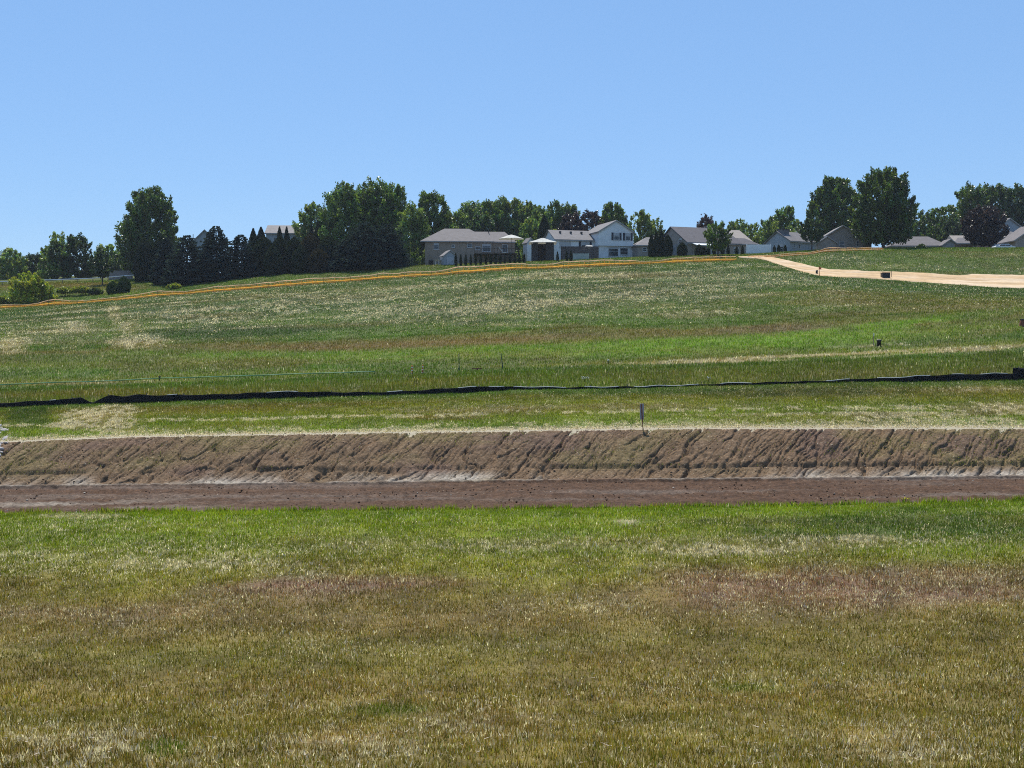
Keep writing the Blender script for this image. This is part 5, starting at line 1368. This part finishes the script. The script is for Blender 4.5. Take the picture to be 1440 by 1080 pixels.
for (a, t, w, Y, lb) in ((371, 333, 36, 211, "rounded dark evergreen next to the last spruce"), (394, 333, 34, 212, "rounded dark evergreen second past the last spruce"), (414, 334, 30, 211, "rounded dark evergreen under the blue house window"),
                         (436, 329, 36, 210, "wide rounded evergreen with a browned top"), (462, 333, 40, 210, "wide rounded evergreen beside the biggest spruce"), (383, 346, 24, 208, "shorter dark evergreen in front of the rounded ones"), (448, 350, 30, 207, "shorter dark evergreen before the browned one"), (423, 345, 26, 208, "middle short dark evergreen in the rounded group")):
    arbor(a, 390, t, w, Y, lb, ARB if 'brown' not in lb else np.array((.05, .042, .022)), .85)
broadleaf(440, 372, 286, 48, 256, "pale leaved tree behind the end of the blue house", LGT * .9, 'oval', gaps=.45)
# maple group
broadleaf(490, 388, 259, 84, 236, "broad maple on the near side of the big maple group", GRN, 'oval', name="maple_tree", trunk=0, spiky=.9, gaps=.25, leaves=1.25)
broadleaf(530, 388, 251, 74, 238, "tallest maple at the middle of the big maple group", GRN * .92, 'oval', name="maple_tree", trunk=0, spiky=.9, gaps=.25, leaves=1.25)
broadleaf(556, 385, 260, 48, 234, "narrow maple on the far side of the big maple group", GRN, 'oval', name="maple_tree", trunk=0, spiky=.9, gaps=.25)
conifer(512, 390, 311, 76, 208, "biggest dark spruce in front of the maple group")
conifer(545, 388, 314, 62, 209, "dark spruce leaning against the biggest one")
conifer(484, 390, 336, 46, 208, "small spruce at the foot of the biggest one")
broadleaf(580, 380, 283, 42, 226, "light green tree close to the end wall of the tan ranch house", LGT * .55 + GRN * .4, 'oval', trunk=0, gaps=.3)
broadleaf(608, 372, 268, 56, 246, "dark rounded tree rising behind the tan ranch house roof", GRN * .85, 'oval', trunk=0, gaps=.3, leaves=1.2)
broadleaf(584, 384, 355, 26, 218, "low leafy shrub at the end wall of the tan ranch house", GRN, 'dome', name="shrub", cat="shrub", trunk=0)
for (a, t, w, Y, c_, lb) in ((640, 296, 40, 262, LGT * .9, "light tree first behind the ridge of the ranch roof"), (664, 285, 46, 266, LGT * .8, "light feathery tree behind the middle of the ranch roof"), (690, 283, 44, 268, GRN, "darker tree behind the lower ridge of the ranch roof"),
                            (715, 278, 46, 270, LGT * .75, "tallest feathery tree behind the ranch roof"), (742, 284, 38, 268, LGT * .8, "feathery tree behind the cream umbrella"), (676, 300, 40, 258, DRK * 1.3, "dark low tree close behind the ranch roof")):
    broadleaf(a, 372, t, w * 1.35, Y, lb, c_, 'egg', trunk=0, spiky=.8, gaps=.2, leaves=1.2)
broadleaf(748, 370, 304, 40, 236, "pale leafy tree between the cream umbrella and the gazebo", LGT, 'egg', trunk=0, spiky=.8)
arbor(765, 366, 303, 22, 232, "dark cone shaped evergreen behind the gazebo", ARB, .45)
for (a, t, w, Y, c_, lb) in ((760, 291, 30, 250, LGT * .9, "pale tree behind the dark cone evergreen"), (780, 282, 30, 262, GRN, "green tree behind the ridge of the white wing"), (802, 288, 30, 264, LGT * .6, "grey green tree beside the purple hedge of trees")):
    broadleaf(a, 368, t, w * 1.3, Y, lb, c_, 'egg', trunk=0, spiky=1.0, gaps=.25)
broadleaf(804, 366, 298, 40, 252, "purple leaved tree above the white wing roof", PUR * 1.1, 'oval', name="purple_tree", trunk=0, gaps=.15)
broadleaf(830, 366, 296, 44, 254, "purple leaved tree against the white gable roof", PUR * 1.2, 'oval', name="purple_tree", trunk=0, gaps=.15)
broadleaf(862, 362, 284.5, 42, 254, "round green tree over the white gable", GRN * .85, 'round', trunk=0, gaps=.25, leaves=1.2)
broadleaf(902, 362, 296, 40, 244, "light tree with uneven top right of the white gable", LGT * .85, 'egg', trunk=0, spiky=.8, gaps=.4)
broadleaf(922, 362, 306, 26, 246, "smaller light tree above the small garage roof", LGT * .7, 'egg', trunk=0, spiky=.8, gaps=.4)
for (a, b, t, w, lb) in ((916, 359, 330, 9, "slim evergreen first before the small garage"), (923, 359, 326, 9, "slim evergreen second before the small garage"), (930, 359, 324, 9, "slim evergreen tallest before the small garage"), (939, 360, 331, 14, "thick evergreen at the gable of the dark roofed house"), (959, 360, 341, 15, "squat evergreen under the dark gable"),
                         (983, 360, 344, 13, "rounded evergreen before the white awning"), (990, 360, 347, 7, "slim evergreen beside the rounded one at the awning")):
    arbor(a, b, t, w, 208, lb, ARB, .35 if w < 12 else .7)
def arbor_row(cols, base, top, wid, Y, label, group, col=ARB):
    k = Y / FPX; h0 = (base - top) * k; proto = None
    for c_ in cols:
        x = float(at(c_, base, Y)[0]); zb = gz(x, Y)
        if proto is None:
            proto = empty("arborvitae", (x, Y, zb)); kids = [link("crown", arbor_mesh(h0, wid * k / 2, col, .3), M_needle, proto)]
            o = bpy.data.objects.new("trunk", trunk_mesh(h0)); COL.objects.link(o); o.parent = proto; kids.append(o); r = proto
        else:
            r = proto.copy(); COL.objects.link(r); r.location = (x, Y, zb)
            for q in kids:
                d_ = q.copy(); COL.objects.link(d_); d_.parent = r
        zt = float(at(c_, top, Y)[2]) + .3 * rng.uniform(-.8, .8)
        f_ = (zt - zb) / h0; r.scale = (rng.uniform(.85, 1.15), rng.uniform(.85, 1.15), f_); r.rotation_euler = (0, 0, rng.uniform(0, 6))
        tag(r, label, "evergreen", group)
arbor_row([641, 648, 655, 662, 669, 676, 683.5, 690, 697, 703.5, 710, 717, 724, 730.5, 737], 371, 357, 3.6, 205, "small dark columnar evergreen in the even row before the tan ranch house", "evergreens in a row before the tan house")
arbor_row([784, 797, 803], 365, 352, 4, 205, "small dark columnar evergreen before the weathered fence of the white house", "evergreens before the weathered fence")
arbor_row([996, 1004, 1016, 1024, 1036, 1044], 359, 345, 5, 209, "small dark evergreen below the wall of the dark roofed house", "evergreens under the dark roofed house")
arbor_row([1089, 1095, 1104], 358, 345, 4.4, 210, "small dark evergreen at the gable of the blue grey house", "evergreens at the blue grey gable")
broadleaf(993, 345, 302, 24, 258, "small purple leaved tree poking over the long dark roof", PUR * 1.5, 'round', name="purple_tree", trunk=.1, spiky=1.0, gaps=.5)
broadleaf(1010, 360, 313, 38, 204, "round green tree standing before the long dark roof", GRN * .9, 'round', trunk=.2, gaps=.2, leaves=1.1)
broadleaf(1038, 345, 308, 36, 268, "pale low tree over the end of the long dark roof", LGT, 'dome', trunk=0, gaps=.4)
broadleaf(1058, 350, 314, 30, 262, "pale low tree above the white vinyl fence", LGT, 'dome', trunk=0, gaps=.4)
broadleaf(1080, 356, 309, 40, 248, "light green tree behind the blue grey gable", LGT * .85, 'egg', trunk=0, gaps=.25)
broadleaf(1105, 356, 290, 38, 256, "mid green tree highest behind the blue grey house", GRN, 'round', trunk=0, gaps=.3, spiky=.7)
broadleaf(1122, 356, 310, 36, 250, "yellowish tree beside the small dark tree on the crest", LGT * .9, 'dome', trunk=0, gaps=.25)
broadleaf(1087, 356, 303, 26, 258, "small pale tree leaning left of the mid green one", LGT * .7, 'dome', trunk=0, gaps=.4)
broadleaf(1142, 353, 304, 36, 208, "small dark tree with a visible trunk before the beige house", DRK, 'round', trunk=.25, gaps=.2, leaves=1.1)
broadleaf(1173, 352, 249, 68, 242, "tall spiky maple behind the beige house", GRN * .72, 'egg', name="maple_tree", trunk=.05, spiky=1.0, gaps=.25, leaves=1.4)
broadleaf(1243, 350, 239, 86, 216, "tallest spiky maple with its trunk showing on the crest", GRN * .68, 'egg', name="maple_tree", trunk=.1, spiky=1.0, gaps=.22, leaves=1.5)
for (a, t, w, Y, c_, lb) in ((1292, 297, 40, 262, GRN * .8, "mid green tree right behind the tallest maple"), (1326, 290, 52, 264, GRN * .9, "rounded green tree above the low brown roof"), (1345, 306, 40, 256, BLG, "greyish tree between the low roof and the purple tree"), (1366, 258, 50, 266, GRN * .8, "tall feathery tree behind the purple tree"),
                            (1396, 258, 56, 268, DRK * 1.2, "big dark tree over the pale blue gable"), (1428, 259, 50, 266, DRK * 1.3, "big dark tree farthest along the crest"), (1462, 262, 60, 264, DRK * 1.3, "dark tree cut by the picture edge over the beige garage"), (1312, 320, 40, 258, GRN * .7, "low dark tree right over the brown hipped roof")):
    broadleaf(a, 350, t, w * 1.2, Y, lb, c_, 'egg', trunk=0, gaps=.2, spiky=.8 if w < 51 else .5)
broadleaf(1384, 349, 290, 58, 222, "dark purple rounded tree on the crest", PUR, 'round', name="purple_tree", trunk=.08, gaps=.12, leaves=1.3)
broadleaf(1295, 351, 345, 12, 222, "small dark rounded bush before the low brown roof", DRK, 'dome', name="bush", cat="bush", trunk=0)

# a few flowering weeds one can pick out
M_petal = surf_mat("petal", (.75, .6, .03), .7, .15, 9); M_wpetal = surf_mat("white_petal", (.75, .76, .74), .7, .1, 9); M_stem = surf_mat("stem", (.10, .14, .03), .8, .2, 9)
def weed(label, px, row, hgt, wid, petal, group, name="flowering_weed", n=26):
    r, k = stand(name, label, "weed", px, row); m = MB(); f = MB()
    for i in range(n):
        a = rng.uniform(0, 6.28); rr = wid * k * .5 * math.sqrt(rng.uniform()); hh = hgt * k * rng.uniform(.6, 1)
        m.tube([(rr * .3 * math.cos(a), rr * .3 * math.sin(a), -.05), (rr * math.cos(a), rr * math.sin(a), hh)], .008, 3, cap=False)
        f.lathe([(.0, hh - .01), (0.022 + .012 * rng.uniform(), hh + .015), (.01, hh + .04)], 6, (rr * math.cos(a), rr * math.sin(a), 0))
    m.build("stem", M_stem, r); f.build("blossom", petal, r)
weed("yellow flowering weed at the grass edge of the dirt ditch", 1273, 706, 6, 13, M_petal, None, n=14)
weed("yellow flowering weed behind the silt fence near the delineators", 586, 541, 9, 9, M_petal, None, n=16)
weed("yellow flowering weed close behind the low middle of the silt fence", 945, 539, 5, 6, M_petal, None, n=12)
weed("white flowering weed in the bright grass between the steel posts and the riser", 855, 512, 6, 4, M_wpetal, None, n=14)
weed("white flowering weed behind the middle of the black silt fence", 823, 537, 7, 12, M_wpetal, None, n=22)
weed("white flowering weed behind the rising part of the silt fence", 997, 536, 6, 5, M_wpetal, None, n=10)

# ------------------------------------------------------------------ summer haze over the whole site
m_hz, n_, l_ = new_mat("haze")
v_ = n_.new("ShaderNodeVolumePrincipled"); v_.inputs["Color"].default_value = (.80, .88, 1, 1); v_.inputs["Density"].default_value = 0.00012; v_.inputs["Anisotropy"].default_value = 0.0
o_ = n_.new("ShaderNodeOutputMaterial"); l_.new(v_.outputs[0], o_.inputs["Volume"])
tag(MB().box(-950, 950, -120, 1050, -16, 46).build("haze", m_hz), kind="stuff")
